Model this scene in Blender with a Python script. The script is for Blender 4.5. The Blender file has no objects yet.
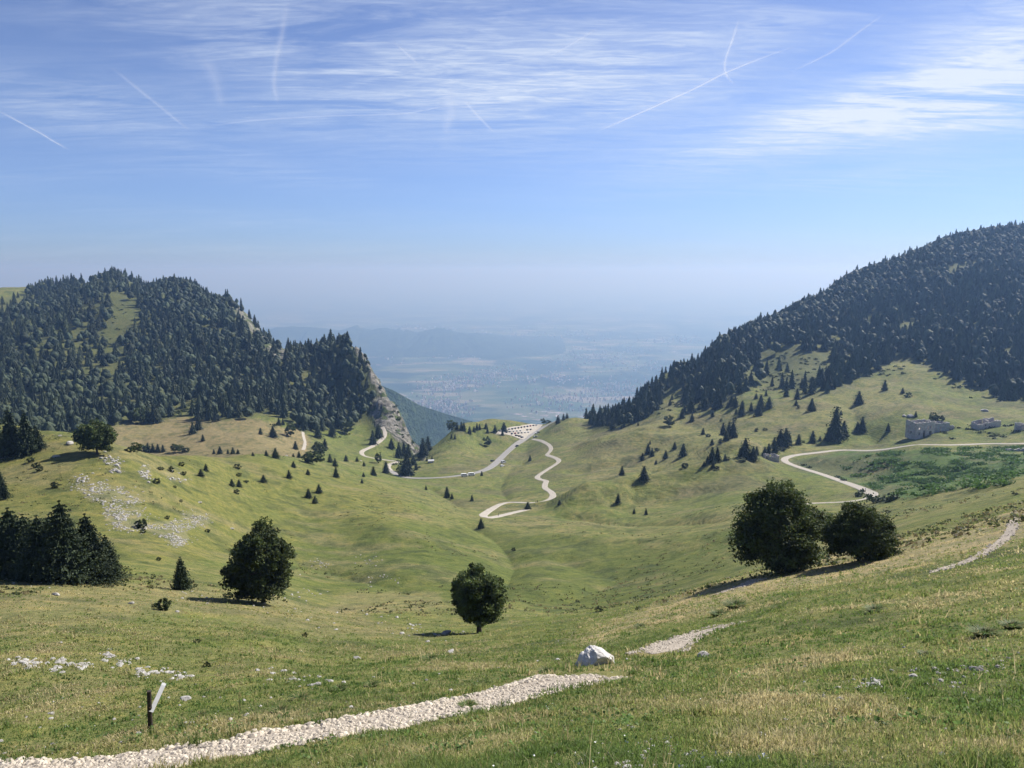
import bpy, math, random, time
import numpy as np
from mathutils import Vector, Matrix

T0 = time.time()
random.seed(7)
RNG = np.random.default_rng(7)
sc = bpy.context.scene
COL = sc.collection
R = math.radians

# ------------------------------------------------------------------ camera
F = 770.0
PITCH = R(8.4)
CP, SP = math.cos(PITCH), math.sin(PITCH)
cam_d = bpy.data.cameras.new('camera')
cam = bpy.data.objects.new('camera', cam_d)
COL.objects.link(cam)
cam_d.sensor_width = 36.0
cam_d.lens = F / 1024 * 36.0
cam_d.clip_start = 0.1
cam_d.clip_end = 400000
cam.rotation_euler = (math.pi / 2 - PITCH, 0, 0)
sc.camera = cam


def ray(px, py):
    """slope x/y and z/y of the sight line that leaves the eye through a picture point"""
    u = (np.asarray(px, float) - 512) / F
    v = (384 - np.asarray(py, float)) / F
    yd = CP + v * SP
    return u / yd, (v * CP - SP) / yd


def project(x, y, z):
    d = y * CP - z * SP
    up = y * SP + z * CP
    return 512 + F * x / d, 384 - F * up / d


# ------------------------------------------------------------------ noise
_TAB = np.random.default_rng(99).random((512, 512)).astype(np.float32)


def _hash(ix, iy, seed):
    return _TAB[(ix + seed * 37) & 511, (iy + seed * 91) & 511]


def vnoise(x, y, seed=0):
    x = np.asarray(x, float); y = np.asarray(y, float)
    ix = np.floor(x); iy = np.floor(y)
    fx = (x - ix).astype(np.float32); fy = (y - iy).astype(np.float32)
    ix = ix.astype(np.int32); iy = iy.astype(np.int32)
    fx = fx * fx * fx * (fx * (fx * 6 - 15) + 10); fy = fy * fy * fy * (fy * (fy * 6 - 15) + 10)
    a = _hash(ix, iy, seed); b = _hash(ix + 1, iy, seed)
    c = _hash(ix, iy + 1, seed); d = _hash(ix + 1, iy + 1, seed)
    return (a + (b - a) * fx) * (1 - fy) + (c + (d - c) * fx) * fy


def fbm(x, y, oct=4, seed=0, gain=0.5):
    t = 0; a = 1; s = 0
    for k in range(oct):
        c, n = math.cos(k * 0.9 + seed), math.sin(k * 0.9 + seed)
        xx = (x * c - y * n) * 2 ** k + 17.3 * k
        yy = (x * n + y * c) * 2 ** k - 9.1 * k
        t = t + a * (vnoise(xx, yy, seed + k) - 0.5) * 2
        s += a; a *= gain
    return t / s


def sstep(a, b, x):
    t = np.clip((x - a) / (b - a), 0, 1)
    return t * t * (3 - 2 * t)


def inpoly(px, py, poly):
    px = np.asarray(px, float); py = np.asarray(py, float)
    r = np.zeros(px.shape, bool)
    n = len(poly)
    for i in range(n):
        x0, y0 = poly[i]; x1, y1 = poly[(i + 1) % n]
        if y0 == y1:
            continue
        c = ((y0 > py) != (y1 > py)) & (px < (x1 - x0) * (py - y0) / (y1 - y0) + x0)
        r ^= c
    return r


_WOB = {}


def polymask(px, py, poly, soft=4.0, wob=3.0, seed=3):
    """0..1 mask of a region outlined in bearing / dip, with a wandering border"""
    key = (id(px), seed)
    if key not in _WOB:
        _WOB[key] = (px, fbm(px / 14, py / 7, 3, seed + 11), fbm(px / 14, py / 7, 3, seed + 23))
    wx, wy = _WOB[key][1] * wob * 2, _WOB[key][2] * wob
    x0, x1 = min(p[0] for p in poly) - 3 * wob - soft, max(p[0] for p in poly) + 3 * wob + soft
    y0, y1 = min(p[1] for p in poly) - 3 * wob - soft, max(p[1] for p in poly) + 3 * wob + soft
    sel = (px > x0) & (px < x1) & (py > y0) & (py < y1)
    out = np.zeros(px.shape); m = 0
    qx, qy, wx, wy = px[sel], py[sel], wx[sel], wy[sel]
    for k in range(6):
        a = k / 6 * 6.283
        m = m + inpoly(qx + wx + math.cos(a) * soft * 0.5, qy + wy + math.sin(a) * soft * 0.25, poly)
    out[sel] = m / 6.0
    return out


# ------------------------------------------------------------------ terrain survey
# bearing column: (dip row, distance) pairs running from the walker's feet to the crest
PROF = {
    0: [(768, 13.5), (720, 19), (660, 32), (600, 62), (578, 85), (562, 120), (520, 165), (485, 200), (455, 235), (427, 272)],
    70: [(768, 13), (725, 18), (660, 33), (600, 66), (581, 85), (560, 122), (520, 165), (480, 202), (455, 228), (440, 255)],
    130: [(768, 12), (728, 17), (660, 34), (605, 66), (589, 85), (565, 122), (520, 168), (480, 205), (462, 225), (455, 240)],
    190: [(768, 11), (728, 16), (670, 31), (615, 64), (591, 92), (565, 135), (520, 190), (485, 240), (467, 275), (458, 300)],
    262: [(768, 10), (728, 14.8), (680, 27), (640, 48), (602, 90), (592, 108), (570, 155), (545, 200), (510, 255), (480, 310), (462, 360), (455, 400)],
    330: [(768, 8.8), (730, 13.5), (690, 23), (655, 43), (632, 68), (610, 112), (590, 150), (550, 215), (510, 290), (485, 350), (468, 430), (460, 520)],
    400: [(768, 7.6), (720, 14.2), (690, 21), (660, 36), (640, 66), (600, 130), (560, 195), (520, 275), (495, 360), (483, 480), (477, 600), (462, 680), (450, 770)],
    480: [(768, 6.8), (705, 16), (675, 26), (650, 45), (632, 78), (610, 115), (585, 160), (560, 210), (525, 310), (503, 430), (480, 550), (462, 670), (440, 800), (420, 880)],
    545: [(768, 6.2), (710, 13.5), (680, 20), (650, 36), (630, 66), (621, 82), (612, 128), (570, 190), (535, 290), (512, 380), (490, 480), (465, 620), (445, 760), (432, 870), (423, 950)],
    600: [(768, 5.9), (720, 11), (690, 17), (660, 27), (632, 50), (618, 72), (610, 122), (598, 150), (560, 220), (525, 320), (505, 400), (480, 500), (450, 640), (430, 780), (419, 880)],
    660: [(768, 5.6), (720, 10), (690, 15.5), (645, 31), (615, 56), (602, 76), (595, 128), (580, 165), (545, 240), (515, 340), (490, 440), (460, 560), (432, 680), (415, 760), (400, 860), (382, 1000)],
    740: [(768, 5.3), (700, 11.5), (650, 24), (612, 43), (590, 60), (579, 78), (573, 128), (562, 155), (540, 200), (510, 290), (490, 370), (470, 450), (455, 520), (430, 620), (400, 760), (375, 850), (350, 1010), (336, 1120)],
    800: [(768, 5.1), (700, 10.5), (650, 20), (605, 37), (580, 57), (564, 78), (557, 120), (546, 145), (530, 180), (510, 270), (500, 340), (480, 400), (460, 490), (445, 545), (415, 650), (392, 760), (370, 860), (330, 1080), (308, 1230)],
    865: [(768, 5), (700, 10), (650, 18), (600, 33), (570, 54), (551, 76), (544, 112), (536, 135), (522, 180), (506, 255), (496, 345), (475, 410), (455, 490), (440, 560), (415, 640), (395, 720), (380, 790), (367, 850)],
    915: [(768, 5), (700, 9.7), (645, 18), (600, 29), (565, 48), (538, 76), (525, 120), (510, 175), (495, 250), (487, 330), (465, 405), (447, 465), (438, 520), (415, 610), (395, 700), (378, 780)],
    965: [(768, 5), (700, 9.4), (640, 17.5), (600, 26), (565, 42), (540, 60), (526, 78), (512, 125), (498, 190), (486, 248), (478, 330), (460, 405), (446, 465), (436, 520), (420, 600), (400, 700), (380, 790), (350, 900), (300, 1110), (262, 1290), (240, 1430)],
    1024: [(768, 5), (700, 9), (640, 16), (600, 23), (560, 38), (530, 55), (505, 78), (495, 130), (486, 190), (477, 242), (470, 330), (455, 420), (445, 462), (432, 520), (420, 600), (405, 680), (388, 770), (350, 890), (300, 1080), (262, 1280), (232, 1480)],
}
FARP = [  # bearing, dip, distance: the wooded hills, the cliff, the pass
    (0, 412, 700), (0, 365, 880), (0, 330, 1050), (0, 305, 1250), (0, 297, 1340),
    (35, 425, 660), (35, 350, 940), (35, 301, 1370), (90, 284, 1400), (70, 430, 640), (70, 380, 840), (70, 320, 1100), (68, 293, 1400),
    (110, 436, 620), (110, 400, 770), (110, 350, 980), (110, 300, 1200), (108, 279, 1400), (124, 283, 1400), (139, 294, 1400), (150, 288, 1400), (130, 447, 590),
    (190, 449, 570), (190, 425, 690), (190, 400, 800), (190, 350, 1000), (190, 310, 1180), (165, 283, 1390), (188, 285, 1380), (205, 297, 1340), (222, 302, 1320),
    (160, 340, 1030), (238, 305, 1300), (250, 318, 1260), (262, 333, 1220), (276, 352, 1190), (290, 358, 1150),
    (262, 450, 560), (262, 430, 670), (262, 400, 820), (262, 350, 1010), (300, 450, 640), (300, 430, 720), (300, 395, 870), (304, 355, 1070),
    (345, 446, 720), (340, 425, 810), (335, 390, 910), (325, 349, 1040), (345, 350, 1030), (357, 358, 1015), (368, 372, 990),
    (365, 440, 770), (370, 415, 850), (377, 386, 960), (387, 400, 930), (397, 416, 900), (407, 432, 865), (416, 449, 830),
    (385, 430, 800), (395, 440, 790),
    (430, 452, 740), (422, 458, 720), (440, 443, 800), (455, 430, 850), (470, 423, 870), (485, 418, 890), (500, 419, 905), (515, 421, 935), (530, 425, 960), (560, 422, 960), (545, 428, 910), (510, 432, 850), (500, 436, 830), (530, 431, 890), (520, 440, 835), (580, 420, 920),
    (590, 424, 860), (620, 415, 880), (640, 403, 930), (690, 372, 1000), (715, 351, 1080), (760, 330, 1160), (820, 301, 1260), (845, 285, 1310), (880, 270, 1360), (910, 258, 1400), (940, 246, 1430), (985, 236, 1470),
    (700, 405, 800), (760, 380, 850), (830, 360, 900), (885, 363, 870), (905, 358, 880), (885, 345, 960), (860, 320, 1120), (920, 310, 1110), (800, 345, 960),
]
pts = []


def addp(px, py, Y):
    s, e = ray(px, py)
    th = math.atan(s); r = Y / math.cos(th)
    pts.append((th, math.log(r), e * Y / r))


for px, prof in PROF.items():
    for py, Y in prof:
        addp(px, py, Y)
for p in FARP:
    addp(*p)


def addh(px, Y, z):
    s, _ = ray(px, 430)
    th = math.atan(s); r = Y / math.cos(th)
    pts.append((th, math.log(r), z / r))


for px, Y, z in [(0, 330, -80), (0, 480, -125), (70, 320, -78), (70, 470, -125), (130, 300, -78), (130, 440, -122), (190, 370, -95), (190, 470, -122), (262, 480, -118), (20, 300, -66), (100, 275, -66),
                 (0, 1600, -60), (70, 1680, -60), (140, 1680, -60), (200, 1600, -90), (250, 1430, -110), (282, 1330, -150), (345, 1200, -260), (370, 1120, -320), (388, 1040, -330), (400, 1000, -330), (416, 930, -300),
                 (430, 900, -270), (440, 930, -290), (470, 1020, -300), (500, 1060, -310), (530, 1110, -320), (560, 1120, -330), (600, 1080, -310), (640, 1120, -320), (690, 1200, -260),
                 (740, 1350, -180), (800, 1450, -130), (860, 1580, -90), (940, 1680, -60), (1024, 1750, -40)]:
    addh(px, Y, z)
for px in (0, 130, 262, 345, 416, 500, 600, 690, 800, 900, 1024):
    addh(px, 2100, -620); addh(px, 2700, -1150)
for th in (-1.35, -1.0, -0.8):   # beyond the left frame edge
    for k, (py, Y) in enumerate(PROF[0]):
        s, e = ray(0, py)
        r = Y / math.cos(math.atan(s))
        pts.append((th, math.log(r), e * Y / r * (1 if k > 4 else 1.0 + (abs(th) - 0.6) * 0.25)))
    for r, z in ((700, -60), (1300, 10), (2000, -500), (2700, -1150)):
        pts.append((th, math.log(r), z / r))
for th in (0.8, 1.0, 1.35):
    for k, (py, Y) in enumerate(PROF[1024]):
        s, e = ray(1024, py)
        r = Y / math.cos(math.atan(s))
        pts.append((th, math.log(r), e * Y / r * (0.85 if Y < 90 else 1)))
    for r, z in ((2200, -500), (2700, -1150)):
        pts.append((th, math.log(r), z / r))
for th in (-1.3, -0.9, -0.5, -0.2, 0, 0.2, 0.5, 0.9, 1.3):
    side = 0.12 * math.sin(th)
    pts.append((th, math.log(1.2), -1.28 - 0.27 + side)); pts.append((th, math.log(2.2), -0.95 + side * 1.2))
P = np.array(pts)
AS = 3.2
cx = P[:, 0] * AS; cy = P[:, 1]
C2 = 0.06 ** 2


def kern(dx, dy):
    return np.sqrt(dx * dx + dy * dy + C2)


n = len(P)
K = kern(cx[:, None] - cx[None], cy[:, None] - cy[None]) - 0.0
K += np.eye(n) * -0.0008
A = np.zeros((n + 3, n + 3)); A[:n, :n] = K
A[:n, n] = 1; A[:n, n + 1] = cx; A[:n, n + 2] = cy
A[n:, :n] = A[:n, n:].T
W = np.linalg.solve(A, np.concatenate([P[:, 2], [0, 0, 0]]))


def base_e(th, lr):
    th = np.asarray(th, float).ravel(); lr = np.asarray(lr, float).ravel()
    out = np.empty(th.shape)
    for i in range(0, len(th), 20000):
        a = th[i:i + 20000] * AS; b = lr[i:i + 20000]
        out[i:i + 20000] = kern(a[:, None] - cx[None], b[:, None] - cy[None]) @ W[:n] + W[n] + W[n + 1] * a + W[n + 2] * b
    return out


_LATE = []
# grid
NT, NR = 760, 900
th_in = np.linspace(-0.66, 0.66, NT - 120)
TH = np.concatenate([np.linspace(-1.45, -0.66, 61)[:-1], th_in, np.linspace(0.66, 1.45, 61)[1:]])
NT = len(TH)
LR = np.linspace(math.log(1.2), math.log(2700), NR)
TT, LL = np.meshgrid(TH, LR, indexing='ij')
# coarse evaluation then cubic-free dense evaluation in blocks
ti = np.unique(np.concatenate([np.arange(0, NT, 4), [NT - 1]])); ri = np.unique(np.concatenate([np.arange(0, NR, 4), [NR - 1]]))
Ec = base_e(*[a.ravel() for a in np.meshgrid(TH[ti], LR[ri], indexing='ij')]).reshape(len(ti), len(ri))


def cubic(xk, v, x):
    # Catmull-Rom through unevenly spaced stations along axis 0
    k = np.clip(np.searchsorted(xk, x) - 1, 0, len(xk) - 2)
    m = np.gradient(v, xk, axis=0)
    h = (xk[k + 1] - xk[k])[:, None]; t = ((x - xk[k]) / (xk[k + 1] - xk[k]))[:, None]
    return (2 * t ** 3 - 3 * t ** 2 + 1) * v[k] + (t ** 3 - 2 * t ** 2 + t) * h * m[k] + (-2 * t ** 3 + 3 * t ** 2) * v[k + 1] + (t ** 3 - t ** 2) * h * m[k + 1]


E = cubic(TH[ti], Ec, TH)
E = cubic(LR[ri], E.T, LR).T
RR = np.exp(LL)
X = RR * np.sin(TT); Y = RR * np.cos(TT)
Z = E * RR
PX, PY = project(X, Y, Z)
CLIFF = [(350, 346), (364, 362), (373, 384), (378, 398), (369, 404), (371, 420), (384, 430), (396, 440), (408, 452), (425, 460), (428, 430), (410, 395), (390, 350)]
CLIFF2 = [(226, 290), (240, 292), (256, 308), (272, 330), (292, 350), (286, 364), (264, 348), (242, 322), (228, 308)]
cl = polymask(PX, PY, CLIFF, 3, 2) * (RR > 600) + polymask(PX, PY, CLIFF2, 3, 2) * (RR > 900) * 0.8
cl = np.clip(cl, 0, 1)
far = sstep(90, 260, RR)
mid = sstep(9, 40, RR)
rgt = sstep(-60, 80, X) * sstep(300, 420, RR)
Z_BASE = Z.copy()
dz = far * ((2.6 + 2.6 * rgt) * fbm(X / 95, Y / 95, 3, 5) + (1.1 + 1.3 * rgt) * fbm(X / 30, Y / 30, 3, 9))
dz += rgt * (1 - sstep(800, 900, RR)) * 2.2 * (0.5 - np.abs(fbm(X / 48, Y / 60, 2, 15))) 
dz += far * 0.28 * fbm(X / 7.5, Y / 7.5, 3, 27) + sstep(500, 1000, RR) * 7 * fbm(X / 170, Y / 170, 4, 31)
dz += mid * 0.55 * fbm(X / 12, Y / 12, 3, 13) * (1 - 0.4 * far)
dz += (1 - far) * 0.10 * fbm(X / 1.6, Y / 1.6, 3, 21) * sstep(2, 6, RR)
dz += 0.14 * far * fbm(X / 5, Y / 5, 2, 25)
dz += cl * (16 * (np.abs(fbm(X / 34, Y / 34 + Z / 50, 4, 41, 0.6)) - 0.3) + 5 * fbm(X / 8, Y / 8, 3, 47))
Z = Z + dz
Z[:, -1] = -1540
PX, PY = project(X, Y, Z)


def hgt(x, y):
    """ground height under a point, read from the finished grid"""
    x = np.asarray(x, float); y = np.asarray(y, float)
    th = np.arctan2(x, y); lr = np.log(np.maximum(np.hypot(x, y), 1.21))
    fi = np.interp(th, TH, np.arange(NT)); fj = (lr - LR[0]) / (LR[1] - LR[0])
    i = np.clip(np.floor(fi).astype(int), 0, NT - 2); j = np.clip(np.floor(fj).astype(int), 0, NR - 2)
    a = np.clip(fi - i, 0, 1); b = np.clip(fj - j, 0, 1)
    return (Z[i, j] * (1 - a) + Z[i + 1, j] * a) * (1 - b) + (Z[i, j + 1] * (1 - a) + Z[i + 1, j + 1] * a) * b


def on_ground(px, py, rmin=2.0, rmax=2200):
    """first ground point met by the sight line through a picture point"""
    s, e = ray(px, py)
    s = float(s); e = float(e)
    Ys = np.exp(np.linspace(math.log(rmin), math.log(rmax), 6000)) * math.cos(math.atan(s))
    g = hgt(s * Ys, Ys)
    below = e * Ys <= g
    k = int(np.argmax(below)) if below.any() else int(np.argmin(e * Ys - g))
    if k > 0:
        d0 = e * Ys[k - 1] - g[k - 1]; d1 = e * Ys[k] - g[k]
        t = d0 / (d0 - d1) if d0 != d1 else 0
        y = Ys[k - 1] + (Ys[k] - Ys[k - 1]) * min(max(t, 0), 1)
    else:
        y = Ys[k]
    return np.array([s * y, y, float(hgt(s * y, y))])


# folds of the pasture: gullies and rounded spurs
def fold(pix, height, width):
    global Z
    w = np.array([on_ground(a, b, 60)[:2] for a, b in pix])
    d = np.full(X.shape, 1e9)
    sel = (np.abs(X - w[:, 0].mean()) < 500) & (np.abs(Y - w[:, 1].mean()) < 500)
    xs, ys = X[sel], Y[sel]; dd = np.full(xs.shape, 1e9)
    for p0, p1 in zip(w[:-1], w[1:]):
        v = p1 - p0; L2 = (v ** 2).sum()
        t = np.clip(((xs - p0[0]) * v[0] + (ys - p0[1]) * v[1]) / L2, 0, 1)
        dd = np.minimum(dd, np.hypot(xs - p0[0] - t * v[0], ys - p0[1] - t * v[1]))
    dd = dd * (1 + 0.5 * fbm(xs / 20, ys / 20, 3, 55))
    d[sel] = height * np.exp(-(dd / width) ** 2 * 1.2) if height > 0 else height * np.exp(-np.abs(dd / width) * 1.6)
    d[~sel] = 0
    Z = Z + d


MAINR = [(556, 421.5), (551, 423), (545, 426), (538, 430), (530, 435), (523, 440), (514, 446), (506, 453), (500, 459), (493, 465.5), (485, 470), (475, 473), (460, 475.6), (447, 477.3), (430, 478.3), (415, 478.3), (404, 477), (396, 474.5), (391, 470.5)]
ZIG = [(533, 439), (540, 440.6), (548, 444.5), (551, 448.6), (549.5, 452), (547, 454.9), (555, 457.8), (559, 461), (556, 464), (549, 468.5), (542, 473), (537, 477), (540, 479.5), (546, 481), (545, 484), (545, 488), (551, 492), (553, 495.5), (550, 499.5), (540, 502.5), (527, 503), (510, 502.3), (500, 504.5), (491, 509.5), (483, 515.5), (487, 518), (498, 516.4), (512, 513), (527, 509.5)]
LOOP = [(391, 470.5), (388, 467), (389.5, 464.5), (394, 463), (398, 461.6), (385, 460), (375, 458.4), (366, 456.8), (361.5, 453.5), (363.5, 450.3), (371, 447), (378, 442.5), (384, 437), (385, 432), (382, 427)]
RIGHTR = [(1120, 443.5), (1024, 443.6), (985, 443.8), (940, 445), (900, 447.2), (850, 450.2), (815, 453), (795, 455.4), (785, 458.5), (786, 462), (798, 467), (828, 476.5), (852, 485), (866, 490.5), (873, 495), (866, 499), (850, 501.6), (832, 502.8), (812, 503.3), (790, 504)]
PK = [(495.5, 434.5), (499, 430.3), (507, 428.3), (520, 426.2), (534, 423.6), (543, 424.8), (537, 430), (528, 435.5), (523.5, 440), (512, 436), (503, 434.2)]
# the roads are surveyed on the plain slope before its bumps, and the ground is graded to them
_keep = Z; Z = Z_BASE
ROADXY = {}
for k_, l_, r_ in (('MAINR', MAINR, 300), ('ZIG', ZIG, 300), ('LOOP', LOOP, 400), ('RIGHTR', RIGHTR, 200), ('PK', PK, 500)):
    ROADXY[k_] = np.array([on_ground(a, b, r_)[:2] for a, b in l_])
Z = _keep


def grade():
    global Z
    wmax = np.zeros(X.shape)
    for k_, w in ROADXY.items():
        if k_ == 'PK':
            w = np.vstack([w, w[:1], w.mean(0)[None]])
        sel = (RR > 250) & (RR < 1100) & (X > w[:, 0].min() - 60) & (X < w[:, 0].max() + 60) & (Y > w[:, 1].min() - 60) & (Y < w[:, 1].max() + 60)
        xs, ys = X[sel], Y[sel]; dd = np.full(xs.shape, 1e9)
        for p0, p1 in zip(w[:-1], w[1:]):
            v = p1 - p0; L2 = (v ** 2).sum() + 1e-6
            t = np.clip(((xs - p0[0]) * v[0] + (ys - p0[1]) * v[1]) / L2, 0, 1)
            dd = np.minimum(dd, np.hypot(xs - p0[0] - t * v[0], ys - p0[1] - t * v[1]))
        wmax[sel] = np.maximum(wmax[sel], 1 - sstep(5, 34, dd))
    Z = Z * (1 - wmax) + Z_BASE * wmax


for a_ in (([(768, 463), (730, 474), (690, 484), (640, 495), (600, 503), (565, 508)], 12.0, 24), ([(470, 522), (492, 532), (506, 546), (514, 560), (500, 585)], -3.2, 13),
           ([(560, 512), (600, 517), (650, 521), (720, 516)], -3.5, 12), ([(590, 445), (640, 437), (690, 440), (740, 448)], 5.0, 24), ([(575, 470), (620, 462), (660, 470)], -4.0, 16),
           ([(430, 486), (455, 500), (470, 515)], -3.5, 10), ([(850, 405), (865, 425), (880, 440)], -4.0, 16), ([(940, 405), (930, 420), (900, 436)], -3.5, 14), ([(520, 452), (500, 485), (510, 500)], -3.0, 12),
           ([(260, 470), (330, 500), (400, 540)], 2.5, 14), ([(580, 540), (680, 545), (760, 535)], 2.5, 16), ([(560, 560), (620, 575), (560, 600)], -1.6, 9), ([(270, 545), (340, 570), (420, 590)], -1.8, 9)):
    fold(*a_)
grade()
Z[:, -1] = -1540
PX, PY = project(X, Y, Z)

# ------------------------------------------------------------------ mesh helpers
def mesh_np(name, verts, faces, mats=(), mat_idx=None, col=None, smooth=False, attrs=None):
    """faces: list of (M,k) integer arrays"""
    me = bpy.data.meshes.new(name)
    verts = np.asarray(verts, np.float32)
    if isinstance(faces, np.ndarray):
        faces = [faces]
    faces = [np.asarray(f, np.int32) for f in faces if len(f)]
    me.vertices.add(len(verts)); me.vertices.foreach_set('co', verts.ravel())
    loops = np.concatenate([f.ravel() for f in faces])
    tot = np.concatenate([np.full(len(f), f.shape[1], np.int32) for f in faces])
    start = np.concatenate([[0], np.cumsum(tot)[:-1]]).astype(np.int32)
    me.loops.add(len(loops)); me.loops.foreach_set('vertex_index', loops)
    me.polygons.add(len(tot)); me.polygons.foreach_set('loop_start', start); me.polygons.foreach_set('loop_total', tot)
    if mat_idx is not None:
        me.polygons.foreach_set('material_index', np.asarray(mat_idx, np.int32))
    me.polygons.foreach_set('use_smooth', np.full(len(tot), smooth))
    for m in mats:
        me.materials.append(m)
    if col is not None:
        a = me.color_attributes.new('tint', 'FLOAT_COLOR', 'POINT')
        c = np.ones((len(verts), 4), np.float32); c[:, :col.shape[1]] = col
        a.data.foreach_set('color', c.ravel())
    for k, v in (attrs or {}).items():
        a = me.attributes.new(k, 'FLOAT', 'POINT'); a.data.foreach_set('value', np.asarray(v, np.float32))
    me.update(calc_edges=True); me.validate()
    return me


def link(name, me, parent=None, loc=None, rotz=0, scale=1):
    o = bpy.data.objects.new(name, me)
    COL.objects.link(o)
    if parent is not None:
        o.parent = parent
    if loc is not None:
        o.location = loc
    o.rotation_euler.z = rotz
    if scale != 1:
        o.scale = (scale,) * 3 if np.isscalar(scale) else scale
    return o


def tag(o, label=None, cat=None, group=None, kind=None):
    if label: o['label'] = label
    if cat: o['category'] = cat
    if group: o['group'] = group
    if kind: o['kind'] = kind
    return o


def instance(src_objs, name, label, cat, group, loc, rotz=0, scale=1):
    """copy a thing (root first, then its parts)"""
    root = src_objs[0].copy(); COL.objects.link(root)
    root.location = loc; root.rotation_euler = (0, 0, rotz)
    root.scale = (scale,) * 3 if np.isscalar(scale) else scale
    tag(root, label, cat, group)
    for ch in src_objs[1:]:
        c = ch.copy(); COL.objects.link(c); c.parent = root
    return root


class MB:
    """collects polygons for one mesh"""
    def __init__(s):
        s.v = []; s.f = []; s.m = []

    def poly(s, vs, fs, mi=0):
        b = len(s.v); s.v += [tuple(p) for p in vs]
        for f in fs:
            s.f.append([b + i for i in f]); s.m.append(mi)

    def box(s, c, d, rz=0, mi=0, taper=1.0):
        cx_, cy_, cz_ = c; dx, dy, dz_ = d[0] / 2, d[1] / 2, d[2] / 2
        vs = []
        for k, zz in enumerate((-dz_, dz_)):
            t = taper if k else 1.0
            for xx, yy in ((-dx, -dy), (dx, -dy), (dx, dy), (-dx, dy)):
                X_, Y_ = xx * t, yy * t
                vs.append((cx_ + X_ * math.cos(rz) - Y_ * math.sin(rz), cy_ + X_ * math.sin(rz) + Y_ * math.cos(rz), cz_ + zz))
        s.poly(vs, [(3, 2, 1, 0), (4, 5, 6, 7), (0, 1, 5, 4), (1, 2, 6, 5), (2, 3, 7, 6), (3, 0, 4, 7)], mi)

    def tube(s, path, rad, n=8, mi=0, cap=True):
        rings = []
        for i, p in enumerate(path):
            p = Vector(p)
            d = Vector(path[min(i + 1, len(path) - 1)]) - Vector(path[max(i - 1, 0)])
            d.normalize()
            a = d.orthogonal().normalized() if abs(d.z) < 0.95 else Vector((1, 0, 0))
            a = (a - d * a.dot(d)).normalized(); b = d.cross(a)
            r = rad[i] if not np.isscalar(rad) else rad
            rings.append([p + (a * math.cos(t) + b * math.sin(t)) * r for t in [j / n * 2 * math.pi for j in range(n)]])
        vs = [q for rg in rings for q in rg]; fs = []
        for i in range(len(rings) - 1):
            for j in range(n):
                fs.append((i * n + j, i * n + (j + 1) % n, (i + 1) * n + (j + 1) % n, (i + 1) * n + j))
        if cap:
            fs.append(tuple(range(n - 1, -1, -1))); fs.append(tuple(range(len(vs) - n, len(vs))))
        s.poly(vs, fs, mi)

    def build(s, name, mats, parent=None, smooth=False):
        me = bpy.data.meshes.new(name)
        me.from_pydata([tuple(p) for p in s.v], [], s.f)
        mats = mats if isinstance(mats, (list, tuple)) else [mats]
        for m in mats:
            me.materials.append(m)
        for p, mi in zip(me.polygons, s.m):
            p.material_index = mi; p.use_smooth = smooth
        me.update()
        o = bpy.data.objects.new(name, me); COL.objects.link(o)
        if parent is not None:
            o.parent = parent
        return o


def empty(name, loc=(0, 0, 0), rz=0):
    o = bpy.data.objects.new(name, None); COL.objects.link(o)
    o.location = loc; o.rotation_euler.z = rz; o.empty_display_size = 0.3
    return o


# ------------------------------------------------------------------ materials
def mat(name):
    m = bpy.data.materials.new(name); m.use_nodes = True
    nt = m.node_tree
    return m, nt, nt.nodes['Principled BSDF']


def nd(nt, typ, inputs=None, **kw):
    x = nt.nodes.new(typ)
    for k, v in kw.items():
        setattr(x, k, v)
    for k, v in (inputs or {}).items():
        if isinstance(v, bpy.types.NodeSocket):
            nt.links.new(v, x.inputs[k])
        else:
            x.inputs[k].default_value = v
    return x


def noise_n(nt, vec, scale, detail=4, rough=0.55):
    return nd(nt, 'ShaderNodeTexNoise', {'Vector': vec, 'Scale': scale, 'Detail': detail, 'Roughness': rough})


def ramp(nt, fac, stops):
    r = nd(nt, 'ShaderNodeValToRGB', {'Fac': fac})
    el = r.color_ramp.elements
    while len(el) < len(stops):
        el.new(0.5)
    for e, (p, c) in zip(el, stops):
        e.position = p; e.color = (*c, 1) if len(c) == 3 else c
    return r.outputs['Color']


def mixc(nt, fac, a, b, mode='MIX'):
    m = nd(nt, 'ShaderNodeMix', data_type='RGBA', blend_type=mode)
    for k, v in ((0, fac), (6, a), (7, b)):
        if isinstance(v, bpy.types.NodeSocket):
            nt.links.new(v, m.inputs[k])
        else:
            m.inputs[k].default_value = v if k == 0 else (*v, 1)
    return m.outputs[2]


def math_n(nt, op, a, b=0.0, clamp=False):
    m = nd(nt, 'ShaderNodeMath', operation=op, use_clamp=clamp)
    for k, v in ((0, a), (1, b)):
        if isinstance(v, bpy.types.NodeSocket):
            nt.links.new(v, m.inputs[k])
        else:
            m.inputs[k].default_value = v
    return m.outputs[0]


def objpos(nt):
    return nd(nt, 'ShaderNodeTexCoord').outputs['Object']


def simple(name, colr, rough=0.8, var=0.25, scale=3.0, bump=0.0, metallic=0.0, spec=0.3):
    m, nt, b = mat(name)
    v = objpos(nt)
    nz = noise_n(nt, v, scale, 5)
    c0 = tuple(x * (1 - var) for x in colr); c1 = tuple(min(1, x * (1 + var)) for x in colr)
    nt.links.new(ramp(nt, nz.outputs['Fac'], [(0.3, c0), (0.7, c1)]), b.inputs['Base Color'])
    b.inputs['Roughness'].default_value = rough; b.inputs['Metallic'].default_value = metallic
    b.inputs['Specular IOR Level'].default_value = spec
    if bump:
        bp = nd(nt, 'ShaderNodeBump', {'Height': noise_n(nt, v, scale * 3, 6, 0.7).outputs['Fac'], 'Strength': 0.6, 'Distance': bump})
        nt.links.new(bp.outputs[0], b.inputs['Normal'])
    return m


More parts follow.
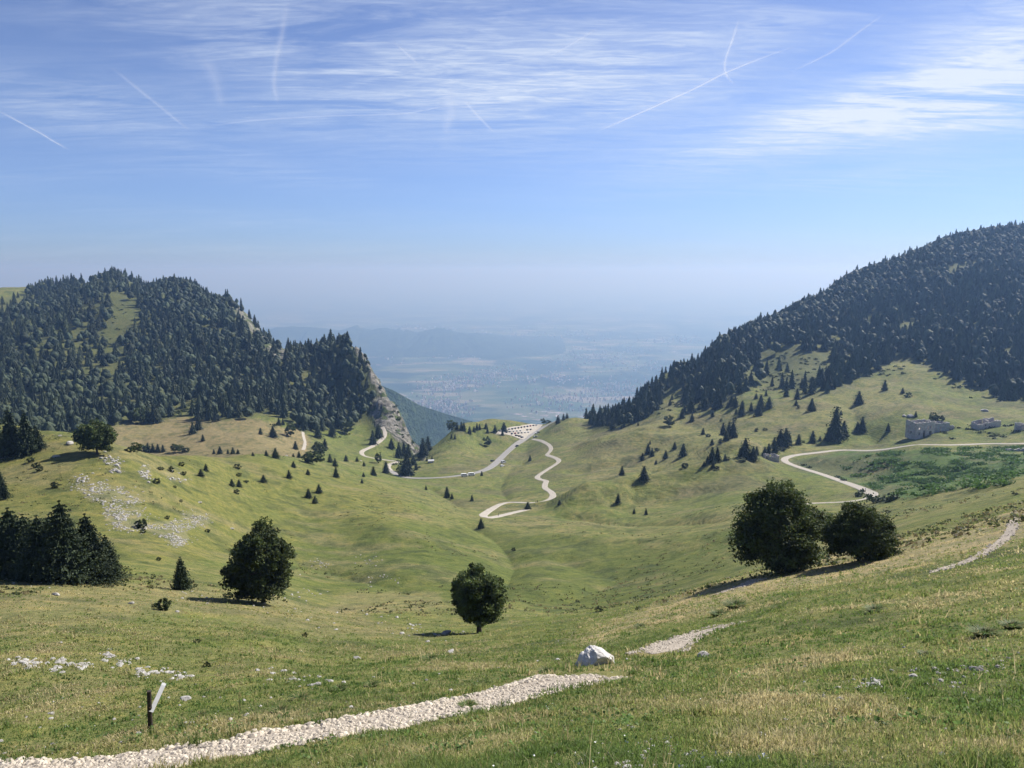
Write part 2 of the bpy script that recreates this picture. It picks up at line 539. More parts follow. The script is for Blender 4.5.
# terrain -----------------------------------------------------------
m_terrain, nt, bs = mat('alpine_turf')
gp = nd(nt, 'ShaderNodeNewGeometry').outputs['Position']
tint = nd(nt, 'ShaderNodeAttribute', attribute_name='tint').outputs['Color']
rock = nd(nt, 'ShaderNodeAttribute', attribute_name='rock').outputs['Fac']
n1 = noise_n(nt, gp, 0.30, 8, 0.75)
n2 = noise_n(nt, gp, 2.2, 6, 0.7)
n3 = noise_n(nt, gp, 14.0, 5, 0.7)
f1 = ramp(nt, n1.outputs['Fac'], [(0.36, (0.62, 0.70, 0.62)), (0.5, (1, 1, 1)), (0.64, (1.42, 1.26, 1.15))])
f2 = ramp(nt, n2.outputs['Fac'], [(0.3, (0.72, 0.78, 0.72)), (0.5, (1, 1, 1)), (0.7, (1.32, 1.25, 1.2))])
f3 = ramp(nt, n3.outputs['Fac'], [(0.3, (0.62, 0.66, 0.6)), (0.5, (1, 1, 1)), (0.7, (1.4, 1.35, 1.25))])
c = mixc(nt, 1.0, mixc(nt, 1.0, mixc(nt, 1.0, tint, f1, 'MULTIPLY'), f2, 'MULTIPLY'), f3, 'MULTIPLY')
# limestone streaks
stv = nd(nt, 'ShaderNodeMapping', {'Vector': gp, 'Scale': (0.14, 0.14, 0.035)}).outputs[0]
rn = noise_n(nt, stv, 1.0, 8, 0.68)
rk = ramp(nt, rn.outputs['Fac'], [(0.38, (0.045, 0.048, 0.036)), (0.49, (0.14, 0.135, 0.115)), (0.61, (0.26, 0.245, 0.215)), (0.74, (0.42, 0.40, 0.36))])
vg = noise_n(nt, gp, 0.07, 5, 0.6)
rk = mixc(nt, ramp(nt, vg.outputs['Fac'], [(0.52, (0, 0, 0)), (0.58, (1, 1, 1))]), rk, (0.07, 0.095, 0.035))
c = mixc(nt, rock, c, rk)
nt.links.new(c, bs.inputs['Base Color'])
bs.inputs['Roughness'].default_value = 0.95; bs.inputs['Specular IOR Level'].default_value = 0.1
hsum = math_n(nt, 'ADD', math_n(nt, 'MULTIPLY', n2.outputs['Fac'], 0.30), math_n(nt, 'MULTIPLY', n3.outputs['Fac'], 0.06))
hsum = math_n(nt, 'ADD', hsum, math_n(nt, 'MULTIPLY', n1.outputs['Fac'], 1.6))
# cattle terraces follow the contours
wv = nd(nt, 'ShaderNodeTexWave', {'Vector': nd(nt, 'ShaderNodeMapping', {'Vector': gp, 'Scale': (0.05, 0.05, 1.0)}).outputs[0], 'Scale': 0.28, 'Distortion': 6.0, 'Detail': 3.0, 'Detail Scale': 1.4}, bands_direction='Z')
hsum = math_n(nt, 'ADD', hsum, math_n(nt, 'MULTIPLY', wv.outputs['Fac'], 0.22))
hr = math_n(nt, 'MULTIPLY', math_n(nt, 'MULTIPLY', rn.outputs['Fac'], 14.0), rock)
bp = nd(nt, 'ShaderNodeBump', {'Height': math_n(nt, 'ADD', hsum, hr), 'Strength': 0.55, 'Distance': 1.0})
nt.links.new(bp.outputs[0], bs.inputs['Normal'])

# tint map (ground cover: lush, dry, brown, nettle, bare earth; plus painted hummock shade)
LUSH = np.array([0.102, 0.126, 0.034]); DRY = np.array([0.178, 0.164, 0.070]); BROWN = np.array([0.190, 0.155, 0.085])
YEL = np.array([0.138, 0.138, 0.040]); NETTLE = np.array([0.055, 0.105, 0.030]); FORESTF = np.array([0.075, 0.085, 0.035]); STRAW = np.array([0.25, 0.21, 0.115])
tintc = np.empty(X.shape + (3,))
big = fbm(X / 60, Y / 60, 4, 61); sm = fbm(X / 9, Y / 9, 4, 67); tiny = fbm(X / 1.3, Y / 1.3, 3, 71)
k = np.clip(0.30 + 0.50 * big + 0.50 * sm + 0.45 * tiny, 0, 1)[..., None]
tintc[:] = LUSH * (1 - k) + DRY * k


def paint(mask, colr, amt=1.0, var=0.2, seed=5):
    mv = (np.clip(mask * (1 + var * fbm(X / 20, Y / 20, 3, seed) * 2), 0, 1) * amt)[..., None]
    tintc[:] = tintc * (1 - mv) + np.asarray(colr) * mv


paint(polymask(PX, PY, [(-40, 425), (30, 425), (110, 450), (260, 455), (400, 490), (420, 520), (300, 545), (220, 560), (130, 560), (-40, 560)], 14, 6) * (RR > 110) * (RR < 480), YEL, 0.62)
paint(polymask(PX, PY, [(105, 425), (170, 418), (250, 418), (300, 430), (330, 447), (290, 462), (120, 462)], 5, 3) * (RR > 480), BROWN, 0.85)
paint(polymask(PX, PY, [(170, 416), (190, 412), (215, 392), (205, 395)], 3, 1) * (RR > 480), LUSH, 0.8)
paint(polymask(PX, PY, [(310, 425), (385, 405), (400, 440), (400, 462), (310, 458)], 6, 3) * (RR > 480), LUSH, 0.7)
paint(polymask(PX, PY, [(780, 462), (840, 452), (1100, 446), (1100, 482), (1000, 488), (900, 500), (860, 486), (800, 470)], 5, 3) * (RR > 250), NETTLE, 0.85)
paint(polymask(PX, PY, [(640, 480), (780, 462), (830, 480), (800, 505), (640, 500)], 14, 5) * (RR > 250), LUSH, 0.55)
paint(polymask(PX, PY, [(560, 430), (760, 420), (880, 380), (920, 400), (780, 440), (640, 470), (560, 480)], 20, 6) * (RR > 350), DRY, 0.45)
paint(polymask(PX, PY, [(300, 520), (520, 530), (730, 560), (730, 575), (620, 615), (480, 600), (300, 590)], 14, 5) * (RR > 105), LUSH * 0.84, 0.8)
paint(polymask(PX, PY, [(400, 425), (560, 425), (600, 480), (480, 500), (400, 500)], 20, 6) * (RR > 350), LUSH, 0.35)
hm = np.clip(fbm(X / 42, Y / 30, 4, 83) * 3.0 - 0.3, 0, 1) * sstep(330, 400, RR) * (X > -60)  # dry dark patches by noise: shade of the hummocks painted into the turf colour
paint(hm, (0.105, 0.098, 0.055), 0.65)
hm2 = np.clip(fbm(X / 24, Y / 13, 4, 87) * 3.2 - 0.6, 0, 1) * sstep(100, 140, RR)
paint(hm2, (0.19, 0.165, 0.09), 0.45)
hm3 = np.clip(fbm(X / 6, Y / 6, 4, 89) * 4.5 - 0.8, 0, 1)
paint(hm3, (0.050, 0.066, 0.026), 0.60)
# straw coloured brows: grass bleached along the near crests
paint(polymask(PX, PY, [(640, 612), (740, 574), (860, 546), (960, 520), (1090, 480), (1090, 530), (990, 548), (880, 572), (740, 600), (600, 645), (560, 640)], 12, 6) * (RR < 92) * (RR > 20), STRAW * 1.15, 0.85)
paint(polymask(PX, PY, [(-40, 572), (160, 585), (330, 602), (430, 640), (330, 640), (200, 612), (-40, 640)], 12, 6) * (RR < 120) * (RR > 40), STRAW * 0.9, 0.42)
paint(polymask(PX, PY, [(340, 592), (440, 592), (450, 608), (330, 612)], 8, 4) * (RR > 70), STRAW, 0.35)
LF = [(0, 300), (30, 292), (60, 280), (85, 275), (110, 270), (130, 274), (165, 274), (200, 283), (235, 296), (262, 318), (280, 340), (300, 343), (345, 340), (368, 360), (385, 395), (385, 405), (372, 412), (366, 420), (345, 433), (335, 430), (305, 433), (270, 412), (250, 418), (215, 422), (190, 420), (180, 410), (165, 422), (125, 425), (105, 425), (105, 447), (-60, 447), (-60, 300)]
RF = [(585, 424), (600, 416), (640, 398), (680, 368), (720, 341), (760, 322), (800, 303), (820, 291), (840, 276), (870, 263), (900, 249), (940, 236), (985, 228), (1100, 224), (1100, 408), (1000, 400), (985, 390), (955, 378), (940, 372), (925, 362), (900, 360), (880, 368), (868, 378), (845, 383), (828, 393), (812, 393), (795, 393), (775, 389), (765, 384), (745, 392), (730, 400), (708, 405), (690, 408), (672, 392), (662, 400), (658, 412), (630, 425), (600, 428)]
LCLR = [CLIFF, [(60, 372), (95, 366), (98, 374), (64, 380)], [(150, 360), (158, 352), (168, 380), (160, 384)], [(206, 330), (228, 326), (230, 334), (210, 338)], [(20, 400), (52, 396), (50, 405), (24, 408)], [(130, 385), (160, 392), (158, 398), (130, 394)], [(228, 290), (246, 296), (262, 314), (290, 348), (284, 366), (264, 352), (244, 328), (230, 308)], [(75, 281), (105, 273), (100, 290), (80, 292)], [(106, 292), (128, 296), (145, 306), (142, 320), (127, 330), (120, 345), (118, 356), (98, 357), (99, 335), (112, 325), (108, 312)],
        [(-60, 295), (30, 293), (28, 302), (5, 315), (-60, 325)], [(28, 340), (60, 338), (55, 345), (40, 354), (28, 352)], [(98, 398), (118, 398), (115, 412), (104, 414)], [(172, 416), (176, 406), (208, 393), (212, 399), (192, 413)], [(68, 330), (80, 328), (82, 338), (70, 340)],
        [(238, 352), (243, 352), (246, 360), (238, 362)], [(300, 372), (312, 370), (312, 395), (302, 392)]]
RCLR = [[(940, 268), (975, 262), (980, 270), (945, 276)], [(860, 318), (885, 312), (890, 318), (865, 325)], [(742, 378), (768, 352), (778, 346), (800, 354), (828, 358), (831, 376), (800, 390), (775, 384), (757, 392)], [(662, 400), (676, 392), (688, 394), (676, 406)], [(895, 322), (918, 325), (915, 335), (898, 334)]]
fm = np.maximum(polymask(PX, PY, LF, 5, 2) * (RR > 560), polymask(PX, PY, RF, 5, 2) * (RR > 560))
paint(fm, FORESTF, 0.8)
# bleached scree ground, bare earth
SCREE = [[(72, 476), (85, 476), (128, 492), (145, 500), (130, 505), (108, 505), (90, 500), (78, 490)], [(105, 507), (140, 507), (143, 520), (150, 522), (180, 520), (185, 512), (205, 515), (213, 522), (190, 530), (186, 546), (175, 548), (165, 538), (145, 530), (120, 530), (105, 520)],
         [(105, 455), (122, 462), (122, 475), (105, 470)], [(138, 468), (150, 466), (152, 478), (142, 480)], [(160, 472), (175, 473), (190, 481), (170, 481)]]
scm = np.zeros(X.shape)
for i, q in enumerate(SCREE):
    scm = np.maximum(scm, polymask(PX, PY, q, 3, 1.5, 3 + i) * (RR > 110) * (RR < 400) * (0.75 if i < 2 else 0.35))
paint(scm, (0.24, 0.22, 0.16), 0.35, 1.0)
speck = (fbm(X / 2.5, Y / 2.5, 3, 91) > 0.42) * (fbm(X / 45, Y / 45, 3, 93) > 0.18) * (RR > 100) * (RR < 700)
tintc = np.clip(tintc, 0.01, 1)

i, j = np.meshgrid(np.arange(NT - 1), np.arange(NR - 1), indexing='ij')
q = (i * NR + j).ravel()
faces = np.stack([q, q + NR, q + NR + 1, q + 1], 1)
V = np.stack([X.ravel(), Y.ravel(), Z.ravel()], 1)
# close the small hole at the walker's feet
cen = len(V); V = np.vstack([V, [[0, 0, float(Z[:, 0].mean())]]])
fan = np.stack([np.full(NT - 1, cen), (np.arange(1, NT)) * NR, (np.arange(NT - 1)) * NR], 1)
tc = np.vstack([tintc.reshape(-1, 3), tintc[NT // 2, 0][None]])
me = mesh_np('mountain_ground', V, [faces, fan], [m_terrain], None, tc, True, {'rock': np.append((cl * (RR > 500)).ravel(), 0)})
ground = tag(link('mountain_ground', me), kind='structure')
print('terrain', round(time.time() - T0, 1))
#@@PART2
# ------------------------------------------------------------------ light and sky
SUN_AZ, SUN_EL = R(50), R(41)          # bearing from +Y towards +X
world = bpy.data.worlds.new('World'); sc.world = world; world.use_nodes = True
wn = world.node_tree; wn.nodes.clear()
wout = wn.nodes.new('ShaderNodeOutputWorld')
bg = nd(wn, 'ShaderNodeBackground', {'Strength': 0.074})
wn.links.new(bg.outputs[0], wout.inputs[0])
sky = nd(wn, 'ShaderNodeTexSky', sky_type='NISHITA', sun_disc=False, sun_elevation=SUN_EL, sun_rotation=SUN_AZ, altitude=1500, air_density=1.0, dust_density=0.6, ozone_density=2.0)
gd = nd(wn, 'ShaderNodeTexCoord').outputs['Generated']
sx = nd(wn, 'ShaderNodeSeparateXYZ', {0: gd})
az = math_n(wn, 'DIVIDE', sx.outputs[0], math_n(wn, 'MAXIMUM', sx.outputs[1], 0.05))     # tan bearing
el = math_n(wn, 'DIVIDE', sx.outputs[2], math_n(wn, 'MAXIMUM', sx.outputs[1], 0.05))     # tan height
inv = math_n(wn, 'DIVIDE', 1.0, math_n(wn, 'MAXIMUM', math_n(wn, 'ADD', sx.outputs[2], 0.06), 0.03))
pu = math_n(wn, 'MULTIPLY', sx.outputs[0], inv); pv = math_n(wn, 'MULTIPLY', sx.outputs[1], inv)
pl = nd(wn, 'ShaderNodeCombineXYZ', {0: pu, 1: pv, 2: 0.0}).outputs[0]      # the cloud deck seen from below


def streaks(rot, scl, seed, detail=8, rough=0.6, dist=0.6):
    mp = nd(wn, 'ShaderNodeMapping', {'Vector': pl, 'Rotation': (0, 0, R(rot)), 'Scale': scl, 'Location': (seed, seed * 0.7, seed)})
    return nd(wn, 'ShaderNodeTexNoise', {'Vector': mp.outputs[0], 'Scale': 1.0, 'Detail': detail, 'Roughness': rough, 'Distortion': dist}).outputs['Fac']


def patch(px, py, rx, ry, tilt=0):
    s, e = ray(px, py)
    dx = math_n(wn, 'SUBTRACT', az, float(s)); dy = math_n(wn, 'SUBTRACT', el, float(e))
    ct, st = math.cos(R(tilt)), math.sin(R(tilt))
    a = math_n(wn, 'ADD', math_n(wn, 'MULTIPLY', dx, ct), math_n(wn, 'MULTIPLY', dy, st))
    b = math_n(wn, 'SUBTRACT', math_n(wn, 'MULTIPLY', dy, ct), math_n(wn, 'MULTIPLY', dx, st))
    a = math_n(wn, 'DIVIDE', a, rx / F); b = math_n(wn, 'DIVIDE', b, ry / F)
    d = math_n(wn, 'ADD', math_n(wn, 'MULTIPLY', a, a), math_n(wn, 'MULTIPLY', b, b))
    return math_n(wn, 'POWER', 2.718, math_n(wn, 'MULTIPLY', d, -1.0))


def total(lst):
    t = lst[0]
    for x in lst[1:]:
        t = math_n(wn, 'ADD', t, x)
    return t


s1 = streaks(-36, (1.3, 5.2, 1), 3.1, 9, 0.62, 0.9)
s2 = streaks(62, (1.0, 4.6, 1), 8.7, 9, 0.62, 0.9)
s3 = streaks(-5, (0.25, 0.5, 1), 5.3, 4)
fine = streaks(20, (4.0, 14.0, 1), 1.7, 7, 0.65, 1.5)
mA = total([patch(880, 112, 190, 26, 13), math_n(wn, 'MULTIPLY', patch(930, 90, 160, 20, 13), 0.5), patch(990, 60, 110, 50, 25), math_n(wn, 'MULTIPLY', patch(600, 75, 150, 34, -3), 0.7), math_n(wn, 'MULTIPLY', patch(1000, 118, 60, 14, 0), 0.6)])
mB = total([math_n(wn, 'MULTIPLY', patch(330, 55, 190, 42, -12), 0.75), math_n(wn, 'MULTIPLY', patch(480, 95, 150, 30, -6), 0.55), math_n(wn, 'MULTIPLY', patch(60, 105, 120, 30, -8), 0.4), math_n(wn, 'MULTIPLY', patch(740, 30, 160, 30, 5), 0.5), math_n(wn, 'MULTIPLY', patch(500, 10, 240, 30, -4), 0.5), math_n(wn, 'MULTIPLY', patch(330, 130, 260, 24, -6), 0.3), math_n(wn, 'MULTIPLY', patch(240, 165, 110, 16, -10), 0.25), math_n(wn, 'MULTIPLY', patch(870, 178, 110, 8, 4), 0.3)])


def band(f, lo, hi):
    return nd(wn, 'ShaderNodeMapRange', {'Value': f, 'From Min': lo, 'From Max': hi, 'To Min': 0.0, 'To Max': 1.0}, interpolation_type='SMOOTHSTEP').outputs[0]


fmod = math_n(wn, 'ADD', 0.55, math_n(wn, 'MULTIPLY', band(fine, 0.35, 0.7), 0.6))
cA = math_n(wn, 'MULTIPLY', math_n(wn, 'MULTIPLY', mA, band(s2, 0.27, 0.60)), fmod)
cB = math_n(wn, 'MULTIPLY', math_n(wn, 'MULTIPLY', mB, band(s1, 0.32, 0.64)), fmod)
veil = math_n(wn, 'MULTIPLY', math_n(wn, 'MULTIPLY', band(s3, 0.40, 0.72), band(s1, 0.3, 0.75)), 0.16)
cloud = math_n(wn, 'ADD', math_n(wn, 'ADD', math_n(wn, 'MULTIPLY', cA, 1.0), math_n(wn, 'MULTIPLY', cB, 0.68)), veil, clamp=True)
skyc = nd(wn, 'ShaderNodeHueSaturation', {'Color': mixc(wn, 1.0, sky.outputs[0], (0.92, 0.86, 1.12), 'MULTIPLY'), 'Hue': 0.5, 'Saturation': 0.96, 'Value': 1.0}).outputs[0]
elr = nd(wn, 'ShaderNodeMapRange', {'Value': sx.outputs[2], 'From Min': 0.0, 'From Max': 0.42}).outputs[0]
skyc = mixc(wn, 1.0, skyc, ramp(wn, elr, [(0.0, (0.46, 0.63, 0.80)), (0.2, (0.60, 0.75, 0.86)), (0.45, (0.78, 0.88, 0.88)), (1.0, (0.74, 0.82, 0.84))]), 'MULTIPLY')
skyc = mixc(wn, cloud, skyc, (6.1, 6.8, 7.9))
wn.links.new(skyc, bg.inputs['Color'])

sun_d = bpy.data.lights.new('sun', 'SUN'); sun_d.energy = 4.9; sun_d.angle = R(0.6); sun_d.color = (1.0, 0.955, 0.89)
sun = bpy.data.objects.new('sun', sun_d); COL.objects.link(sun)
sd = Vector((math.sin(SUN_AZ) * math.cos(SUN_EL), math.cos(SUN_AZ) * math.cos(SUN_EL), math.sin(SUN_EL)))
sun.rotation_euler = sd.to_track_quat('Z', 'Y').to_euler(); sun.location = sd * 500

sc.view_settings.view_transform = 'Standard'; sc.view_settings.look = 'None'
sc.view_settings.exposure = 0.78; sc.view_settings.gamma = 1.0; sc.view_settings.use_curve_mapping = False
sc.render.engine = 'CYCLES'
cy_ = sc.cycles
cy_.use_denoising = True
cy_.use_adaptive_sampling = True; cy_.adaptive_threshold = 0.02
try:
    cy_.denoiser = 'OPENIMAGEDENOISE'; cy_.denoising_input_passes = 'RGB_ALBEDO_NORMAL'
except Exception:
    pass
cy_.max_bounces = 6; cy_.diffuse_bounces = 2; cy_.glossy_bounces = 2; cy_.transmission_bounces = 2; cy_.volume_bounces = 0; cy_.transparent_max_bounces = 8
cy_.caustics_reflective = False; cy_.caustics_refractive = False

# ------------------------------------------------------------------ haze
hz = MB(); hz.box((0, 55000, (125 - 1541) / 2), (260000, 130000, 125 + 1541))
m_haze = bpy.data.materials.new('summer_haze'); m_haze.use_nodes = True
hn = m_haze.node_tree; hn.nodes.clear()
ho = hn.nodes.new('ShaderNodeOutputMaterial')
pv_ = nd(hn, 'ShaderNodeVolumePrincipled', {'Color': (0.28, 0.48, 0.84, 1), 'Absorption Color': (0.47, 0.32, 0.03, 1), 'Density': 0.000112, 'Anisotropy': 0.3})
hn.links.new(pv_.outputs[0], ho.inputs['Volume'])
haze = hz.build('haze', m_haze); tag(haze, kind='stuff')

# ------------------------------------------------------------------ the plain far below
m_plain, nt, bs = mat('farmed_plain')
gp = nd(nt, 'ShaderNodeNewGeometry').outputs['Position']
vo = nd(nt, 'ShaderNodeTexVoronoi', {'Vector': nd(nt, 'ShaderNodeMapping', {'Vector': gp, 'Rotation': (0, 0, 0.5), 'Scale': (0.0022, 0.0050, 0.001)}).outputs[0], 'Scale': 1.0, 'Randomness': 0.9})
vs_ = nd(nt, 'ShaderNodeSeparateColor', {0: vo.outputs['Color']})
fields = ramp(nt, vs_.outputs[0], [(0.0, (0.04, 0.07, 0.03)), (0.35, (0.07, 0.12, 0.04)), (0.6, (0.12, 0.155, 0.06)), (0.8, (0.18, 0.19, 0.09)), (0.95, (0.27, 0.26, 0.17))])
woods = noise_n(nt, gp, 0.0006, 8, 0.68)
c = mixc(nt, ramp(nt, woods.outputs['Fac'], [(0.47, (0, 0, 0)), (0.55, (1, 1, 1))]), fields, (0.022, 0.045, 0.018))
tn = noise_n(nt, gp, 0.00045, 6, 0.65)
vt = nd(nt, 'ShaderNodeTexVoronoi', {'Vector': gp, 'Scale': 0.014, 'Randomness': 1.0})
tc2 = nd(nt, 'ShaderNodeSeparateColor', {0: vt.outputs['Color']})
town = math_n(nt, 'MULTIPLY', ramp(nt, tn.outputs['Fac'], [(0.58, (0, 0, 0)), (0.66, (1, 1, 1))]), math_n(nt, 'GREATER_THAN', tc2.outputs[0], 0.80))
c = mixc(nt, town, c, ramp(nt, tc2.outputs[1], [(0.0, (0.25, 0.17, 0.13)), (0.5, (0.45, 0.38, 0.33)), (1.0, (0.75, 0.73, 0.7))]))
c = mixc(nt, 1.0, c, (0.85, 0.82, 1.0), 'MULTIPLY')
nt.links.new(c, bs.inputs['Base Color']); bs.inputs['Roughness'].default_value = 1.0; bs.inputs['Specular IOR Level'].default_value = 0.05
PZ = -1520.0
th = np.linspace(-1.45, 1.45, 161); lr = np.linspace(math.log(2000), math.log(122000), 200)
tt, ll = np.meshgrid(th, lr, indexing='ij'); rr = np.exp(ll)
px_, py_ = np.clip(rr * np.sin(tt), -128000, 128000), rr * np.cos(tt)
pz_ = PZ + 25 * fbm(px_ / 3000, py_ / 3000, 3, 3)
i, j = np.meshgrid(np.arange(160), np.arange(199), indexing='ij'); q = (i * 200 + j).ravel()
me = mesh_np('plain', np.stack([px_.ravel(), py_.ravel(), pz_.ravel()], 1), np.stack([q, q + 200, q + 201, q + 1], 1), [m_plain], smooth=True)
tag(link('plain_ground', me), kind='structure')

# ------------------------------------------------------------------ low wooded ridges out on the plain
m_ridge, nt, bs = mat('wooded_ridge')
gp = nd(nt, 'ShaderNodeNewGeometry').outputs['Position']
na = noise_n(nt, gp, 0.004, 8, 0.7); nb = noise_n(nt, gp, 0.03, 4, 0.7)
c = ramp(nt, na.outputs['Fac'], [(0.35, (0.025, 0.045, 0.018)), (0.55, (0.045, 0.07, 0.025)), (0.70, (0.10, 0.13, 0.05))])
c = mixc(nt, 1.0, c, ramp(nt, nb.outputs['Fac'], [(0.3, (0.6, 0.6, 0.6)), (0.7, (1.4, 1.4, 1.4))]), 'MULTIPLY')
nt.links.new(c, bs.inputs['Base Color']); bs.inputs['Roughness'].default_value = 1.0; bs.inputs['Specular IOR Level'].default_value = 0.05
bp = nd(nt, 'ShaderNodeBump', {'Height': nb.outputs['Fac'], 'Strength': 1.0, 'Distance': 60.0}); nt.links.new(bp.outputs[0], bs.inputs['Normal'])


def ridge(name, crest, wf, wb, seed, rough=0.12, nseg=160, nc=40, power=0.8):
    """a range of hills: crest given by bearing, dip and distance; falls to the plain at both sides"""
    pts_ = []
    for (px, py, Y_) in crest:
        s, e = ray(px, py); pts_.append((s * Y_, Y_, e * Y_))
    pts_ = np.array(pts_)
    t = np.linspace(0, len(pts_) - 1, nseg); k = np.arange(len(pts_))
    c = np.stack([np.interp(t, k, pts_[:, a]) for a in range(3)], 1)
    ys = np.concatenate([-np.linspace(1, 0, nc) ** 1.3 * wf, np.linspace(0, 1, nc)[1:] ** 1.3 * wb])
    vs = []
    for a in range(nseg):
        h = c[a, 2] - PZ
        hgt_ = h * (1 + rough * 1.2 * float(fbm(np.array([c[a, 0] / (h * 3 + 200)]), np.array([0.5]), 4, seed)[0]))
        u = np.where(ys < 0, -ys / wf, ys / wb)
        xx = c[a, 0] + 0 * ys; yy = c[a, 1] + ys
        prof = (1 - u) ** power * (1 - 0.1 * u)
        nzv = fbm(xx / (h * 1.3 + 100), yy / (h * 1.6 + 100), 5, seed + 3) * rough * 2.4
        zz = PZ + hgt_ * np.clip(prof * (1 + nzv * np.minimum(1, u * 4)), 0, 2) - u ** 6 * 60
        vs.append(np.stack([xx, yy, zz], 1))
    vs = np.concatenate(vs); m_ = len(ys)
    i, j = np.meshgrid(np.arange(nseg - 1), np.arange(m_ - 1), indexing='ij'); q = (i * m_ + j).ravel()
    me = mesh_np(name, vs, np.stack([q, q + m_, q + m_ + 1, q + 1], 1), [m_ridge], smooth=True)
    return tag(link(name, me), kind='structure')


ridge('distant_hills', [(180, 352, 15500), (230, 338, 15500), (275, 328, 15600), (310, 326, 15700), (330, 331, 15600), (352, 326, 15800), (366, 331, 15500), (384, 327, 15700), (410, 333, 15500), (430, 330, 15500), (437, 328, 15600), (455, 334, 15500), (480, 336, 15500), (510, 342, 15500), (550, 345, 15500), (600, 350, 15500), (650, 355, 15500), (700, 360, 15500)], 2200, 3000, 11, 0.2)
ridge('valley_side_hill', [(320, 385, 2900), (370, 380, 3100), (395, 390, 3200), (420, 404, 3400), (445, 412, 3700), (470, 419, 4100), (500, 427, 4500), (540, 432, 5000)], 700, 1300, 23, 0.16, power=1.0)
print('setting', round(time.time() - T0, 1))
#@@PART3
# ------------------------------------------------------------------ foliage materials
def foliage_mat(name, colr, var=0.35, trans=0.18, rnd=0.25, scale=0.6):
    m, nt, b = mat(name)
    oi = nd(nt, 'ShaderNodeObjectInfo')
    tn_ = nd(nt, 'ShaderNodeAttribute', attribute_name='tint').outputs['Color']
    nz = noise_n(nt, nd(nt, 'ShaderNodeNewGeometry').outputs['Position'], scale, 4, 0.7)
    f = ramp(nt, nz.outputs['Fac'], [(0.3, (1 - var,) * 3), (0.7, (1 + var, 1 + var * 0.9, 1 + var * 0.6))])
    c = mixc(nt, 1.0, mixc(nt, 1.0, tn_, colr, 'MULTIPLY'), f, 'MULTIPLY')
    g = math_n(nt, 'ADD', 1 - rnd, math_n(nt, 'MULTIPLY', oi.outputs['Random'], 2 * rnd))
    cc = nd(nt, 'ShaderNodeCombineColor', {0: g, 1: g, 2: g})
    c = mixc(nt, 1.0, c, cc.outputs[0], 'MULTIPLY')
    nt.links.new(c, b.inputs['Base Color']); b.inputs['Roughness'].default_value = 0.7; b.inputs['Specular IOR Level'].default_value = 0.2
    if trans:
        tr = nd(nt, 'ShaderNodeBsdfTranslucent', {'Color': c})
        mx = nd(nt, 'ShaderNodeMixShader', {0: trans, 1: b.outputs[0], 2: tr.outputs[0]})
        nt.links.new(mx.outputs[0], nt.nodes['Material Output'].inputs[0])
    return m


m_spruce = foliage_mat('spruce_needles', (0.036, 0.053, 0.026), trans=0.08)
m_beech = foliage_mat('beech_leaves', (0.070, 0.098, 0.036), trans=0.32)
m_shrub = foliage_mat('juniper_scrub', (0.040, 0.060, 0.025), trans=0.1)
m_forest = foliage_mat('forest_foliage', (0.042, 0.060, 0.030), trans=0.15, rnd=0.0, var=0.2, scale=0.25)
m_bark = simple('bark', (0.09, 0.075, 0.06), 0.9, 0.4, 6, 0.02)
m_nettle = foliage_mat('nettle_leaves', (0.085, 0.155, 0.045), trans=0.35, scale=0.3)

# ------------------------------------------------------------------ tree shapes
def leaf_quads(cen, size, rng, flat=0.0, aspect=1.0):
    """one small quad at each centre, randomly turned"""
    n_ = len(cen)
    a = rng.normal(size=(n_, 3)); a[:, 2] *= (1 - flat); a /= np.linalg.norm(a, axis=1)[:, None] + 1e-9
    b = rng.normal(size=(n_, 3)); b -= a * (a * b).sum(1)[:, None]; b /= np.linalg.norm(b, axis=1)[:, None] + 1e-9
    s = (size * rng.uniform(0.6, 1.3, n_))[:, None]
    v = np.stack([cen - a * s - b * s * aspect * 0.5, cen + a * s * 0.2 - b * s * aspect, cen + a * s + b * s * aspect * 0.3, cen - a * s * 0.3 + b * s * aspect], 1)
    return v.reshape(-1, 3), np.arange(4 * n_).reshape(-1, 4)


def beech_crown(rng, rx, rz, zc, nclump, nleaf, size, low=0.0, conic=0.0):
    """uneven crown: clumps over a lopsided envelope, leaves gathered round each clump"""
    d = rng.normal(size=(nclump, 3)); d /= np.linalg.norm(d, axis=1)[:, None]
    d[:, 2] = np.where(d[:, 2] < -0.75, -0.75 + 0.2 * rng.random(nclump), d[:, 2])
    ang = np.arctan2(d[:, 1], d[:, 0])
    lob = 1 + 0.09 * np.sin(ang * 2 + rng.uniform(0, 6)) + 0.06 * np.sin(ang * 3 + rng.uniform(0, 6)) + 0.07 * np.sin(d[:, 2] * 5 + ang * 2)
    rad = rng.uniform(0.30, 0.97, nclump) ** 0.45 * lob
    c = d * rad[:, None] * np.array([rx, rx, rz]); c[:, :2] *= (1 - conic * c[:, 2:3] / rz); c[:, 2] += zc
    cr = rng.uniform(0.13, 0.27, nclump) * rx
    k = rng.integers(0, nclump, nleaf)
    off = rng.normal(size=(nleaf, 3)); off /= np.linalg.norm(off, axis=1)[:, None]
    off *= (rng.random(nleaf) ** 0.45)[:, None] * cr[k][:, None] * np.array([1.1, 1.1, 0.75])
    cen = c[k] + off
    v, f = leaf_quads(cen, size, rng, 0.35)
    tone = rng.uniform(0.55, 1.5, nclump)[k] * rng.uniform(0.8, 1.2, nleaf)
    t = np.repeat(np.stack([tone * rng.uniform(0.9, 1.15, nleaf), tone, tone * 0.9], 1), 4, 0)
    return v, f, t, c


